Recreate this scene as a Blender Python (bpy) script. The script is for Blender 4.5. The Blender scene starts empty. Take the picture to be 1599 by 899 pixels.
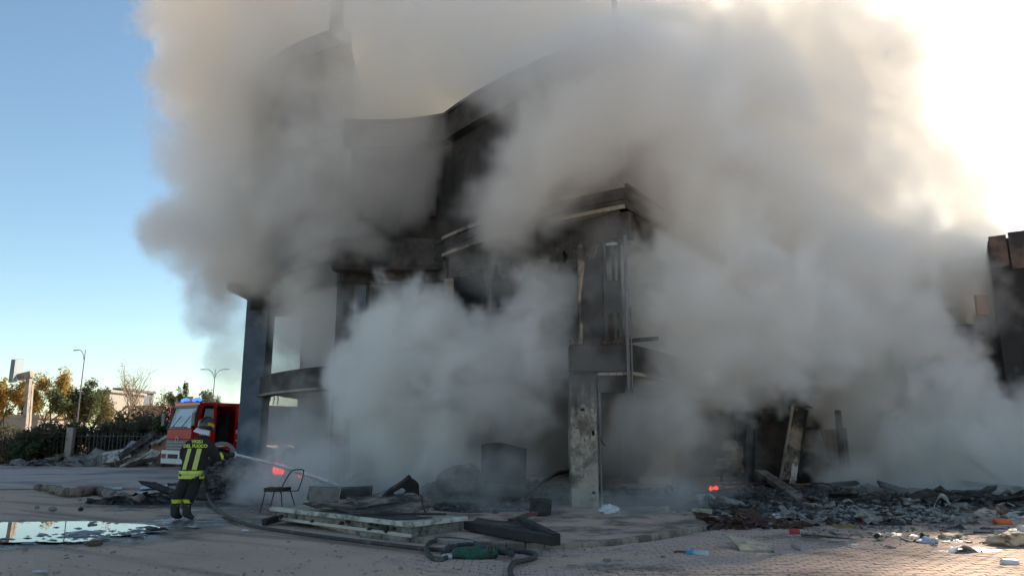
import bpy, bmesh, math, random
from mathutils import Vector, Matrix, Euler, noise as mn
from mathutils.bvhtree import BVHTree
R = math.radians
sc = bpy.context.scene
# ------------------------------------------------------------------ camera, sky, sun, exposure
F = 1155.0; PITCH = R(11.25); CZ = 1.6
cam = bpy.data.cameras.new('camera'); cam_o = bpy.data.objects.new('camera', cam); sc.collection.objects.link(cam_o)
cam_o.location = (0, 0, CZ); cam_o.rotation_euler = (math.pi/2 + PITCH, 0, 0)
cam.sensor_width = 36; cam.lens = 36*F/1599; cam.clip_end = 6000; sc.camera = cam_o
EL = R(33); AZ = R(41)
world = bpy.data.worlds.new('World'); sc.world = world; world.use_nodes = True
wt = world.node_tree; bg = wt.nodes['Background']
sky = wt.nodes.new('ShaderNodeTexSky'); sky.sky_type = 'NISHITA'; sky.sun_disc = False
sky.sun_elevation = EL; sky.sun_rotation = AZ; sky.air_density = 1.0; sky.dust_density = 0.25; sky.ozone_density = 0.3
tint = wt.nodes.new('ShaderNodeMix'); tint.data_type = 'RGBA'; tint.blend_type = 'MULTIPLY'; tint.inputs[0].default_value = 1; tint.inputs[7].default_value = (.92, 1.02, 1.0, 1)
wt.links.new(sky.outputs[0], tint.inputs[6]); wt.links.new(tint.outputs[2], bg.inputs[0]); bg.inputs[1].default_value = 0.062
sl = bpy.data.lights.new('sun', 'SUN'); sun = bpy.data.objects.new('sun', sl); sc.collection.objects.link(sun)
sl.energy = 5.0; sl.angle = R(0.5); sl.color = (1, .83, .62)
sun.rotation_euler = Vector((math.sin(AZ)*math.cos(EL), math.cos(AZ)*math.cos(EL), math.sin(EL))).to_track_quat('Z', 'Y').to_euler()
sc.view_settings.view_transform = 'Standard'; sc.view_settings.look = 'None'; sc.view_settings.exposure = 1.5; sc.view_settings.gamma = 1
cy = sc.cycles
cy.use_denoising = True; cy.use_adaptive_sampling = True; cy.adaptive_threshold = .04
cy.max_bounces = 16; cy.diffuse_bounces = 3; cy.glossy_bounces = 3; cy.transparent_max_bounces = 12
cy.volume_bounces = 14; cy.volume_step_rate = 2.6; cy.volume_max_steps = 160; cy.sample_clamp_indirect = 6

# ------------------------------------------------------------------ helpers
def at(px, py, Y):
    """point on the photo pixel's line of sight at depth Y"""
    u = (px-799.5)/F; v = (449.5-py)/F
    dy = math.cos(PITCH)-v*math.sin(PITCH); dz = math.sin(PITCH)+v*math.cos(PITCH)
    return Vector((u*Y/dy, Y, CZ+Y*dz/dy))
def gd(px, py, z=0.0):
    """point on the ground plane under a photo pixel"""
    v = (449.5-py)/F
    dy = math.cos(PITCH)-v*math.sin(PITCH); dz = math.sin(PITCH)+v*math.cos(PITCH)
    return at(px, py, (z-CZ)*dy/dz)
LOCAL = set()
class MB:
    def __init__(s): s.v = []; s.f = []
    def add(s, vs, fs):
        b = len(s.v); s.v += [Vector(v) for v in vs]; s.f += [tuple(i+b for i in f) for f in fs]; return s
    def hexa(s, p):
        return s.add(p, [(0,3,2,1),(4,5,6,7),(0,1,5,4),(1,2,6,5),(2,3,7,6),(3,0,4,7)])
    def box(s, c, d, rot=None, jit=0, rnd=random):
        x, y, z = [k/2 for k in d]
        ps = [Vector(q) for q in ((-x,-y,-z),(x,-y,-z),(x,y,-z),(-x,y,-z),(-x,-y,z),(x,-y,z),(x,y,z),(-x,y,z))]
        if jit: ps = [Vector([k*(1+rnd.uniform(-jit, jit)) for k in q]) for q in ps]
        if rot is not None:
            m = rot if isinstance(rot, Matrix) else Euler(rot).to_matrix()
            ps = [m @ q for q in ps]
        return s.hexa([q+Vector(c) for q in ps])
    def lohi(s, lo, hi): return s.box([(a+b)/2 for a, b in zip(lo, hi)], [b-a for a, b in zip(lo, hi)])
    def bar(s, a, b, w, h, up=(0,0,1)):
        a = Vector(a); b = Vector(b); d = (b-a).normalized(); r = d.cross(Vector(up))
        if r.length < 1e-4: r = d.cross(Vector((0,1,0)))
        r.normalize(); u = r.cross(d)
        q = lambda p, i, j: p+r*i*w/2+u*j*h/2
        return s.hexa([q(a,-1,-1),q(a,1,-1),q(b,1,-1),q(b,-1,-1),q(a,-1,1),q(a,1,1),q(b,1,1),q(b,-1,1)])
    def tube(s, pts, r, n=8, caps=True):
        pts = [Vector(p) for p in pts]; rs = r if isinstance(r, (list, tuple)) else [r]*len(pts)
        vs = []; fs = []; up = Vector((0.13,0.21,1)).normalized()
        for i, p in enumerate(pts):
            d = (pts[min(i+1, len(pts)-1)]-pts[max(i-1, 0)]).normalized()
            a = d.cross(up)
            if a.length < 1e-3: a = d.cross(Vector((1,0,0)))
            a.normalize(); c = a.cross(d)
            for k in range(n):
                t = 2*math.pi*k/n; vs.append(p+(a*math.cos(t)+c*math.sin(t))*rs[i])
        for i in range(len(pts)-1):
            for k in range(n):
                fs.append((i*n+k, i*n+(k+1)%n, (i+1)*n+(k+1)%n, (i+1)*n+k))
        if caps: fs.append(tuple(range(n-1,-1,-1))); fs.append(tuple(range((len(pts)-1)*n, len(pts)*n)))
        return s.add(vs, fs)
    def prism(s, poly, z0, z1):
        n = len(poly); vs = [(p[0],p[1],z0) for p in poly]+[(p[0],p[1],z1) for p in poly]
        fs = [tuple(range(n-1,-1,-1)), tuple(range(n, 2*n))]+[(i,(i+1)%n,n+(i+1)%n,n+i) for i in range(n)]
        return s.add(vs, fs)
    def sheet(s, fn, nx, ny, th, th_dir=None):
        """a sheet with thickness over fn(u,v) -> point, u,v in 0..1"""
        P = [[Vector(fn(i/nx, j/ny)) for j in range(ny+1)] for i in range(nx+1)]
        top = []; bot = []
        for i in range(nx+1):
            for j in range(ny+1):
                a = P[min(i+1,nx)][j]-P[max(i-1,0)][j]; b = P[i][min(j+1,ny)]-P[i][max(j-1,0)]
                nrm = a.cross(b); nrm = nrm.normalized() if nrm.length > 1e-9 else Vector((0,0,1))
                if th_dir is not None: nrm = Vector(th_dir)
                top.append(P[i][j]+nrm*th/2); bot.append(P[i][j]-nrm*th/2)
        N = len(top); ix = lambda i, j: i*(ny+1)+j
        fs = []
        for i in range(nx):
            for j in range(ny):
                q = (ix(i,j), ix(i+1,j), ix(i+1,j+1), ix(i,j+1)); fs.append(q); fs.append(tuple(N+k for k in reversed(q)))
        ring = [ix(i,0) for i in range(nx+1)]+[ix(nx,j) for j in range(1,ny+1)]+[ix(i,ny) for i in range(nx-1,-1,-1)]+[ix(0,j) for j in range(ny-1,0,-1)]
        for k in range(len(ring)):
            a, b = ring[k], ring[(k+1)%len(ring)]; fs.append((b, a, N+a, N+b))
        return s.add(top+bot, fs)
    def blob(s, c, r, seed=0, amp=.35, sub=2, fq=1.3):
        bm = bmesh.new(); bmesh.ops.create_icosphere(bm, subdivisions=sub, radius=1)
        off = Vector((seed*3.17, seed*1.31, seed*.77)); rr = r if isinstance(r, (tuple, list)) else (r,r,r)
        vs = [Vector([a*b for a, b in zip(v.co*(1+amp*mn.noise(v.co*fq+off)+amp*.5*mn.noise(v.co*fq*2.7+off)), rr)])+Vector(c) for v in bm.verts]
        fs = [tuple(v.index for v in f.verts) for f in bm.faces]; bm.free(); return s.add(vs, fs)
    def build(s, name, mat, parent=None, smooth=False, bevel=0, **props):
        me = bpy.data.meshes.new(name)
        off = Vector((0,0,0)); q = parent
        while q is not None:
            if q.name in LOCAL: off = Vector((0,0,0)); break      # built in the thing's own axes
            off = off+q.location; q = q.parent
        me.from_pydata([v-off for v in s.v], [], s.f); me.update()
        if smooth: me.polygons.foreach_set('use_smooth', [True]*len(me.polygons))
        me.materials.append(mat)
        o = bpy.data.objects.new(name, me); sc.collection.objects.link(o)
        if parent is not None: o.parent = parent
        if bevel:
            b = o.modifiers.new('bevel', 'BEVEL'); b.width = bevel; b.segments = 2; b.limit_method = 'ANGLE'
        for k, v in props.items(): o[k] = v
        return o
def thing(name, label, cat, loc=(0,0,0), group=None):
    o = bpy.data.objects.new(name, None); sc.collection.objects.link(o); o.location = loc; o.empty_display_size = .2
    o['label'] = label; o['category'] = cat
    if group: o['group'] = group
    return o
def tag(o, label, cat, group=None):
    o['label'] = label; o['category'] = cat
    if group: o['group'] = group
    return o
def structure(o): o['kind'] = 'structure'; return o
def stuff(o): o['kind'] = 'stuff'; return o
def link_copy(src, parent, loc=None, rot=None):
    c = src.copy(); sc.collection.objects.link(c); c.parent = parent
    if loc is not None: c.location = loc
    if rot is not None: c.rotation_euler = rot
    return c

# ------------------------------------------------------------------ materials
MATS = {}
def mat(name, c1, c2=None, rough=.8, scale=3.0, detail=6, bump=.2, bscale=None, metal=0, c3=None, stain=None, stain_scale=.8, stain_amt=.5, coat=0, alpha=1, spec=.5):
    """noise blend of base colours c1..c2, optional darker/other stain colour with its own patches, bump"""
    if name in MATS: return MATS[name]
    m = bpy.data.materials.new(name); m.use_nodes = True; t = m.node_tree; b = t.nodes['Principled BSDF']
    L = t.links.new; co = t.nodes.new('ShaderNodeTexCoord').outputs['Object']
    geo = t.nodes.new('ShaderNodeNewGeometry').outputs['Position']
    def nz(sc_, det, vec=geo, rg=.6):
        n = t.nodes.new('ShaderNodeTexNoise'); L(vec, n.inputs['Vector']); n.inputs['Scale'].default_value = sc_; n.inputs['Detail'].default_value = det; n.inputs['Roughness'].default_value = rg
        return n.outputs[0]
    def ramp(src, lo, hi):
        r = t.nodes.new('ShaderNodeMapRange'); L(src, r.inputs[0]); r.inputs[1].default_value = lo; r.inputs[2].default_value = hi; return r.outputs[0]
    def mix(fac, a, b_):
        x = t.nodes.new('ShaderNodeMix'); x.data_type = 'RGBA'
        L(fac, x.inputs[0])
        for s_, k in ((a, 6), (b_, 7)):
            if hasattr(s_, 'is_linked'): L(s_, x.inputs[k])
            else: x.inputs[k].default_value = (*s_, 1)
        return x.outputs[2]
    c2 = c2 or tuple(k*.75 for k in c1)
    col = mix(ramp(nz(scale, detail), .3, .7), c1, c2)
    if c3: col = mix(ramp(nz(scale*6, 4), .45, .75), col, c3)
    if stain: col = mix(ramp(nz(stain_scale, 7, rg=.7), .62-stain_amt*.3, .72-stain_amt*.25), col, stain)
    L(col, b.inputs['Base Color'])
    b.inputs['Roughness'].default_value = rough; b.inputs['Metallic'].default_value = metal; b.inputs['Coat Weight'].default_value = coat; b.inputs['Alpha'].default_value = alpha
    b.inputs['Specular IOR Level'].default_value = spec
    if bump:
        bp = t.nodes.new('ShaderNodeBump'); bp.inputs['Strength'].default_value = bump; bp.inputs['Distance'].default_value = .03
        L(nz(bscale or scale*5, 8, rg=.65), bp.inputs['Height']); L(bp.outputs[0], b.inputs['Normal'])
    MATS[name] = m; return m
def emit(name, col, strength, col2=None):
    m = bpy.data.materials.new(name); m.use_nodes = True; t = m.node_tree; b = t.nodes['Principled BSDF']
    b.inputs['Base Color'].default_value = (.05,.02,.01,1); b.inputs['Emission Color'].default_value = (*col,1); b.inputs['Emission Strength'].default_value = strength
    if col2:
        n = t.nodes.new('ShaderNodeTexNoise'); n.inputs['Scale'].default_value = 9
        x = t.nodes.new('ShaderNodeMix'); x.data_type = 'RGBA'; t.links.new(n.outputs[0], x.inputs[0]); x.inputs[6].default_value = (*col,1); x.inputs[7].default_value = (*col2,1)
        t.links.new(x.outputs[2], b.inputs['Emission Color'])
    return m
CHAR = mat('char', (.016,.016,.017), (.035,.034,.033), .85, 4, bump=.6)
CHARW = mat('charred_wood', (.012,.011,.011), (.05,.043,.038), .8, 6, bump=.8, stain=(.12,.11,.10), stain_scale=2.5, stain_amt=.3)
ASH = mat('ash', (.045,.043,.042), (.11,.105,.10), .95, 2.5, bump=.8, bscale=14, stain=(.015,.015,.016), stain_scale=1.2, stain_amt=.7)
SOOTC = mat('sooty_concrete', (.13,.12,.11), (.06,.057,.055), .9, 1.6, bump=.4, stain=(.02,.02,.02), stain_scale=.6, stain_amt=.8)
CONC = mat('concrete', (.34,.31,.27), (.25,.23,.20), .9, 3, bump=.4, stain=(.10,.09,.08), stain_scale=1.3, stain_amt=.35)
RUBC = mat('rubble_concrete', (.26,.24,.22), (.17,.155,.14), .95, 3, bump=.6, stain=(.07,.06,.055), stain_scale=1.6, stain_amt=.5)
WHITEP = mat('dirty_white', (.55,.54,.50), (.38,.36,.32), .6, 5, bump=.2, stain=(.12,.11,.09), stain_scale=2.5, stain_amt=.5)
WHITE = mat('white_plastic', (.62,.63,.64), (.5,.5,.5), .45, 5, bump=.15)
BEIGE = mat('beige_board', (.40,.36,.26), (.31,.28,.20), .75, 4, bump=.2, stain=(.10,.085,.06), stain_scale=2, stain_amt=.3)
PLY = mat('scorched_plywood', (.30,.235,.18), (.16,.13,.105), .9, 3, bump=.4, stain=(.03,.028,.026), stain_scale=1.5, stain_amt=.75)
BROWNW = mat('brown_wall', (.07,.055,.045), (.045,.037,.032), .9, 2, bump=.3, stain=(.02,.018,.017), stain_amt=.6)
TANW = mat('scorched_plaster', (.33,.25,.19), (.22,.17,.13), .9, 3, bump=.3, stain=(.04,.035,.03), stain_scale=1.4, stain_amt=.5)
RUST = mat('rust_red', (.16,.065,.045), (.09,.045,.035), .8, 4, bump=.4, stain=(.03,.025,.022), stain_scale=2, stain_amt=.5)
ORANGEW = mat('orange_wall', (.36,.19,.10), (.26,.14,.08), .9, 3, bump=.2, stain=(.06,.04,.03), stain_amt=.4)
BLUEST = mat('blue_grey_paint', (.10,.14,.19), (.07,.10,.14), .7, 2, bump=.2, stain=(.02,.022,.025), stain_scale=.7, stain_amt=.4)
REDP = mat('fire_red', (.62,.016,.02), (.55,.014,.018), .3, 2, bump=0, coat=.4)
ORANGEP = mat('orange_red_paint', (.40,.016,.010), (.36,.014,.009), .5, 2, bump=0)
GREYP = mat('grey_plastic', (.10,.105,.115), (.08,.08,.09), .5, 6, bump=.05)
SILVER = mat('silver_metal', (.55,.56,.58), (.45,.45,.47), .35, 6, bump=.05, metal=.6)
BLACKR = mat('black_rubber', (.018,.018,.019), (.03,.03,.03), .75, 10, bump=.2)
GLASS = mat('dark_glass', (.02,.025,.03), (.03,.035,.04), .06, 2, bump=0, spec=.9)
WSCREEN = mat('windscreen_glass', (.42,.52,.55), (.32,.42,.46), .08, 2, bump=0, spec=.9)  # pale sky reflection put into the glass colour
YELLOW = mat('reflective_yellow', (.62,.72,.06), (.5,.6,.05), .45, 20, bump=.1)
YELLOWG = mat('reflective_grey', (.50,.52,.36), (.42,.45,.30), .4, 20, bump=.1)
NAVY = mat('navy_fabric', (.010,.010,.014), (.018,.018,.022), .9, 14, bump=.35, bscale=40)
NAVY2 = mat('black_fabric', (.012,.011,.013), (.022,.020,.021), .9, 14, bump=.4, bscale=30)
SKIN = mat('skin', (.45,.27,.19), (.40,.23,.16), .6, 9, bump=.05)
HOSEM = mat('hose_rubber', (.022,.023,.024), (.05,.048,.045), .7, 14, bump=.3, stain=(.13,.11,.09), stain_scale=5, stain_amt=.3)
GREENC = mat('green_fabric', (.012,.10,.06), (.008,.06,.04), .7, 8, bump=.4, stain=(.02,.03,.025), stain_scale=4, stain_amt=.3)
STEEL = mat('galvanised_steel', (.30,.31,.33), (.22,.23,.25), .5, 4, bump=.1, metal=.4)
BLUEP = mat('sky_blue_plastic', (.05,.32,.50), (.04,.26,.42), .35, 6, bump=.1)
PALEBLUE = mat('pale_blue_plastic', (.42,.50,.60), (.33,.40,.5), .5, 6, bump=.2)
CLEARP = mat('pale_clear_plastic', (.40,.48,.50), (.33,.4,.42), .2, 6, bump=.1)
REDC = mat('red_plastic', (.42,.03,.03), (.30,.025,.025), .5, 6, bump=.2)
ORANGEC = mat('orange_plastic', (.75,.16,.03), (.6,.12,.03), .5, 6, bump=.2)
GREENP = mat('leaf_green_fabric', (.10,.17,.06), (.07,.12,.05), .8, 8, bump=.3)
OCHRE = mat('ochre_fabric', (.30,.20,.05), (.18,.12,.04), .9, 9, bump=.4)
CREAM = mat('cream_fabric', (.50,.44,.34), (.36,.30,.22), .9, 7, bump=.5, stain=(.12,.09,.06), stain_scale=4, stain_amt=.4)
BROWNC = mat('brown_fabric', (.12,.07,.04), (.07,.045,.03), .9, 8, bump=.5)
MAROON = mat('maroon_fabric', (.16,.025,.03), (.11,.02,.025), .8, 8, bump=.3)
ROLLM = mat('pinkish_insulation', (.26,.19,.155), (.18,.135,.11), .95, 4, bump=.7, stain=(.05,.04,.036), stain_scale=2.2, stain_amt=.5)

# ------------------------------------------------------------------ THE SETTING: ground, yard, puddle, kerb, pavement
def ground_mat():
    m = bpy.data.materials.new('dirt_ground'); m.use_nodes = True; t = m.node_tree; b = t.nodes['Principled BSDF']; L = t.links.new
    geo = t.nodes.new('ShaderNodeNewGeometry').outputs['Position']
    def nz(s_, d, rg=.6, vec=geo):
        n = t.nodes.new('ShaderNodeTexNoise'); L(vec, n.inputs['Vector']); n.inputs['Scale'].default_value = s_; n.inputs['Detail'].default_value = d; n.inputs['Roughness'].default_value = rg; return n.outputs[0]
    def mr(src, lo, hi, a=0, c=1):
        r = t.nodes.new('ShaderNodeMapRange'); L(src, r.inputs[0]); r.inputs[1].default_value = lo; r.inputs[2].default_value = hi; r.inputs[3].default_value = a; r.inputs[4].default_value = c; return r.outputs[0]
    def mix(fac, a, c):
        x = t.nodes.new('ShaderNodeMix'); x.data_type = 'RGBA'; L(fac, x.inputs[0])
        for s_, k in ((a,6),(c,7)):
            if hasattr(s_, 'is_linked'): L(s_, x.inputs[k])
            else: x.inputs[k].default_value = (*s_,1)
        return x.outputs[2]
    # tyre drift: noise stretched along the driving direction
    vr = t.nodes.new('ShaderNodeVectorRotate'); vr.rotation_type = 'Z_AXIS'; L(geo, vr.inputs['Vector']); vr.inputs['Angle'].default_value = R(30)
    mp = t.nodes.new('ShaderNodeMapping'); L(vr.outputs[0], mp.inputs[0]); mp.inputs['Scale'].default_value = (.10,1.5,1)
    col = mix(mr(nz(.35,6), .35, .65), (.52,.375,.27), (.42,.30,.215))
    col = mix(mr(nz(1,5,.6,mp.outputs[0]), .52, .64), col, (.25,.18,.135))
    col = mix(mr(nz(9,5), .55, .75, 0, .6), col, (.43,.36,.29))
    col = mix(mr(nz(26,4), .62, .72, 0, .7), col, (.09,.075,.065))
    def patch(cx, cy, rx, ry, amp=.9):
        v = t.nodes.new('ShaderNodeVectorMath'); v.operation = 'SUBTRACT'; L(geo, v.inputs[0]); v.inputs[1].default_value = (cx, cy, 0)
        w_ = t.nodes.new('ShaderNodeVectorMath'); w_.operation = 'MULTIPLY'; L(v.outputs[0], w_.inputs[0]); w_.inputs[1].default_value = (1/rx, 1/ry, 0)
        l_ = t.nodes.new('ShaderNodeVectorMath'); l_.operation = 'LENGTH'; L(w_.outputs[0], l_.inputs[0])
        a = t.nodes.new('ShaderNodeMath'); a.operation = 'MULTIPLY_ADD'; L(nz(1.1,7,.65), a.inputs[0]); a.inputs[1].default_value = amp*2; L(l_.outputs['Value'], a.inputs[2])
        return mr(a.outputs[0], 1.0+amp, .72+amp)
    def mx(a, c):
        n = t.nodes.new('ShaderNodeMath'); n.operation = 'MAXIMUM'; L(a, n.inputs[0]); L(c, n.inputs[1]); return n.outputs[0]
    wet = mx(mx(patch(-8.6,12.95,3.9,2.2,.5), patch(-3.9,17.4,3.4,2.6)), patch(-6.0,14.6,1.6,1.2,.7))
    burn = mx(mx(patch(-3.0,19.8,6.5,4.8), patch(8.3,17.8,7.2,4.0)), patch(-7.6,18.2,2.6,1.2))
    col = mix(burn, col, (.05,.046,.043)); col = mix(wet, col, (.085,.072,.06))
    L(col, b.inputs['Base Color'])
    ro = t.nodes.new('ShaderNodeMix'); L(wet, ro.inputs[0]); L(mr(nz(.5,5), .4, .7, .95, .8), ro.inputs[2]); L(mr(nz(2.5,5), .4, .65, .22, .6), ro.inputs[3]); L(ro.outputs[0], b.inputs['Roughness'])
    bp = t.nodes.new('ShaderNodeBump'); bp.inputs['Strength'].default_value = .7; bp.inputs['Distance'].default_value = .03; L(nz(11,9,.7), bp.inputs['Height']); L(bp.outputs[0], b.inputs['Normal'])
    return m
GROUND = ground_mat()
def grid_sheet(name, xs, ys, zf, m):
    mb = MB(); n = len(ys)
    mb.add([(x, y, zf(x, y)) for x in xs for y in ys], [(i*n+j, (i+1)*n+j, (i+1)*n+j+1, i*n+j+1) for i in range(len(xs)-1) for j in range(n-1)])
    return structure(mb.build(name, m, smooth=True))
def steps(a, b, d):
    n = max(1, round((b-a)/d)); return [a+(b-a)*i/n for i in range(n+1)]
xs = [-2500,-600,-200,-90,-60,-40]+steps(-30, 30, .5)+[40,60,90,200,600,2500]
ys = [-200,-40,0,4]+steps(8, 40, .5)+[50,70,100,200,500,1200,3500]
def gz(x, y):
    k = 1 if 8 < y < 24 and -20 < x < 20 else 0
    pud = max(0, 1-(((x+9.6)/3.6)**2+((y-12.7)/1.9)**2))
    return k*(.016*mn.noise(Vector((x*.5, y*.5, 0)))+.01*mn.noise(Vector((x*1.7, y*1.7, 3))))*(1-min(1, pud*3)) - .012
grid_sheet('ground', xs, ys, gz, GROUND)
YARD = mat('pink_asphalt', (.44,.33,.275), (.37,.275,.235), .75, .5, bump=.25, bscale=25, stain=(.17,.14,.13), stain_scale=.25, stain_amt=.4)
mb = MB()
def yard(u, v):
    x = -70+u*63; y = 23+v*21
    return (x, y + (1.2*mn.noise(Vector((x*.12, 0, 0))) if v < .5 else 0), .014+.006*mn.noise(Vector((x*.2,y*.2,1))))
mb.sheet(yard, 60, 16, .01, (0,0,1)); structure(mb.build('road', YARD, smooth=True))

# puddle: a flat film of water lying in a shallow dip, with a wet muddy margin
WATER = bpy.data.materials.new('puddle_water'); WATER.use_nodes = True
_b = WATER.node_tree.nodes['Principled BSDF']; _b.inputs['Base Color'].default_value = (.03,.028,.025,1); _b.inputs['Roughness'].default_value = .015; _b.inputs['IOR'].default_value = 1.7; _b.inputs['Specular IOR Level'].default_value = 1.0
_n = WATER.node_tree.nodes.new('ShaderNodeTexNoise'); _n.inputs['Scale'].default_value = 3; _p = WATER.node_tree.nodes.new('ShaderNodeBump'); _p.inputs['Strength'].default_value = .02; _p.inputs['Distance'].default_value = .01
WATER.node_tree.links.new(_n.outputs[0], _p.inputs['Height']); WATER.node_tree.links.new(_p.outputs[0], _b.inputs['Normal'])
MUD = mat('wet_mud', (.075,.068,.062), (.045,.042,.04), .32, 3, bump=.5, bscale=12, stain=(.12,.10,.085), stain_scale=1.5, stain_amt=.3)
def outline(ctr, rx, ry, n, seed, amp):
    return [(ctr[0]+rx*math.cos(t)*(1+amp*mn.noise(Vector((math.cos(t)*1.5+seed, math.sin(t)*1.5, seed)))+amp*.5*mn.noise(Vector((math.cos(t)*6+seed, math.sin(t)*6, 2)))),
             ctr[1]+ry*math.sin(t)*(1+amp*mn.noise(Vector((math.cos(t)*1.5, math.sin(t)*1.5+seed, 5)))+amp*.5*mn.noise(Vector((math.cos(t)*6, math.sin(t)*6+seed, 4))))) for t in [2*math.pi*i/n for i in range(n)]]
def film(name, poly, z, m):
    mb = MB(); c = (sum(p[0] for p in poly)/len(poly), sum(p[1] for p in poly)/len(poly)); n = len(poly)
    mb.add([(c[0],c[1],z)]+[(p[0],p[1],z) for p in poly], [(0,1+i,1+(i+1)%n) for i in range(n)]); return structure(mb.build(name, m))
film('puddle', outline((-9.0,13.15), 2.95, 1.25, 140, 1.7, .22), .023, WATER)
film('puddle', outline((-7.2,11.95), .95, .28, 60, 6.1, .5), .0225, WATER)
film('puddle', outline((-9.5,11.62), 1.2, .14, 60, 9.1, .5), .0225, WATER)

rnd = random.Random(71); mb = MB()
for k in range(260):
    x = rnd.triangular(-8.0,-5.4,-6.3); y = rnd.gauss(12.55,.6)
    if k < 80: a_ = rnd.uniform(0,6.283); x = -9.0+2.95*math.cos(a_)*rnd.uniform(.93,1.1); y = 13.15+1.25*math.sin(a_)*rnd.uniform(.92,1.12)
    s_ = .022*rnd.lognormvariate(0,.7); n_ = 7
    P_ = [(x+s_*rnd.uniform(.7,2.6)*math.cos(2*math.pi*j/n_), y+s_*rnd.uniform(.5,1.4)*math.sin(2*math.pi*j/n_), .0265) for j in range(n_)]
    mb.add([(x,y,.03+.25*s_)]+P_, [(0,1+j,1+(j+1) % n_) for j in range(n_)])
stuff(mb.build('silt', MUD, smooth=True))
# raised pavement round the corner column, with its curved kerb of stones
kerb_px = [(560,838),(640,845),(700,850),(760,854),(820,856),(880,857),(940,853),(1000,845),(1050,837),(1105,827)]
kp = [gd(x, y) for x, y in kerb_px]
def smooth_path(pts, sub=6):
    out = []
    for i in range(len(pts)-1):
        p0 = pts[max(i-1,0)]; p1 = pts[i]; p2 = pts[i+1]; p3 = pts[min(i+2,len(pts)-1)]
        for k in range(sub):
            t = k/sub
            out.append(.5*((2*p1)+(p2-p0)*t+(2*p0-5*p1+4*p2-p3)*t*t+(3*p1-p0-3*p2+p3)*t**3))
    return out+[pts[-1]]
kpath = smooth_path(kp, 6)
PAVE = mat('dusty_pavement', (.52,.38,.285), (.42,.30,.225), .92, 1.2, bump=.4, bscale=18, stain=(.15,.115,.09), stain_scale=.9, stain_amt=.55)
KERBM = mat('kerb_stone', (.36,.30,.23), (.27,.22,.165), .9, 5, bump=.4, stain=(.13,.10,.075), stain_scale=2.2, stain_amt=.6)
mb = MB(); poly = [(p.x, p.y+.14) for p in kpath]+[(3.9,14.2),(3.4,24),(-4.5,24),(-4.4,15)]
mb.prism(poly, 0.0, .065); structure(mb.build('pavement', PAVE))
kerb = bpy.data.objects.new('kerb', None); sc.collection.objects.link(kerb); kerb['kind'] = 'structure'
rk = random.Random(4)
for i in range(0, len(kpath)-3, 3):
    a, b = kpath[i], kpath[min(i+3, len(kpath)-1)]
    d = (b-a).normalized(); n = Vector((-d.y, d.x, 0)); e = rk.uniform(-.004,.004)
    q = []
    for z in (-.03, .075+e):
        for p, s1 in ((a+d*.006,0),(b-d*.006,0),(b-d*.006,1),(a+d*.006,1)): q.append(p+n*(.13*s1+(.015 if z > 0 and not s1 else 0))+Vector((0,0,z)))
    mb = MB(); mb.hexa(q); mb.build('kerb_stone', KERBM, kerb, bevel=.012)

# block paving in front of the kerb: courses of 20 x 10 cm blocks, sinking under the dirt towards the left
PAVER = mat('paver', (.53,.385,.305), (.44,.315,.25), .9, 7, bump=.4, bscale=30, c3=(.24,.185,.16), stain=(.17,.13,.105), stain_scale=.6, stain_amt=.35)
kerb_y = lambda x: min([p.y for p in kpath if abs(p.x-x) < .3] or [99])
rp = random.Random(7); cells = []
for j in range(0, 62):
    for i in range(-40, 64):
        x = i*.205+(.1 if j % 2 else 0)+rp.uniform(-.004,.004); y = 8.75+j*.104+rp.uniform(-.003,.003)
        if y > kerb_y(x)-.08 or y > 13.6+.15*x: continue
        if abs(x) > y*.72: continue
        cover = mn.noise(Vector((x*.55, y*.9, 4)))*1.1+(x-.3)*.22-(max(0, y-11.2))*.25
        z = -.034+min(.040, max(-.05, .014+cover*.045))+rp.uniform(-.0025,.0025)
        if z < -.03: continue
        cells.append((x, y, z, rp.uniform(-.02,.02), rp.uniform(-.02,.02)))
PB = MB(); PB.box((0,0,.015), (.196,.095,.04)); 
pavers = bpy.data.objects.new('block_paving', None); sc.collection.objects.link(pavers); pavers['kind'] = 'structure'
def chamfer_block():
    mb = MB(); x, y, h = .098, .0475, .03; c = .005
    lo = [(-x,-y,-.02),(x,-y,-.02),(x,y,-.02),(-x,y,-.02)]; md = [(a,b,h-c) for a,b,_ in lo]; tp = [(a-math.copysign(c,a), b-math.copysign(c,b), h) for a,b,_ in lo]
    mb.add(lo+md+tp, [(0,1,5,4),(1,2,6,5),(2,3,7,6),(3,0,4,7),(4,5,9,8),(5,6,10,9),(6,7,11,10),(7,4,8,11),(8,9,10,11)]); return mb
cb = chamfer_block()
vis = lambda c: abs(c[0]) < c[1]*.655 and c[1] > 9.0 and c[2] > -.018
near = sorted([c for c in cells if vis(c)], key=lambda c: c[1]+.05*abs(c[0]-3))[:300]
ns = set(near); first = None
for c in near:
    if first is None: o = first = cb.build('paver', PAVER, pavers)
    else: o = link_copy(first, pavers)
    o.location = (c[0], c[1], c[2]); o.rotation_euler = (c[3], c[4], c[3]*.6)
mb = MB()
for c in cells:
    if c in ns: continue
    m3 = Euler((c[3], c[4], c[3]*.6)).to_matrix()
    mb.add([m3 @ v+Vector(c[:3]) for v in cb.v], cb.f)
stuff(mb.build('further_pavers', PAVER, pavers))

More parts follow.
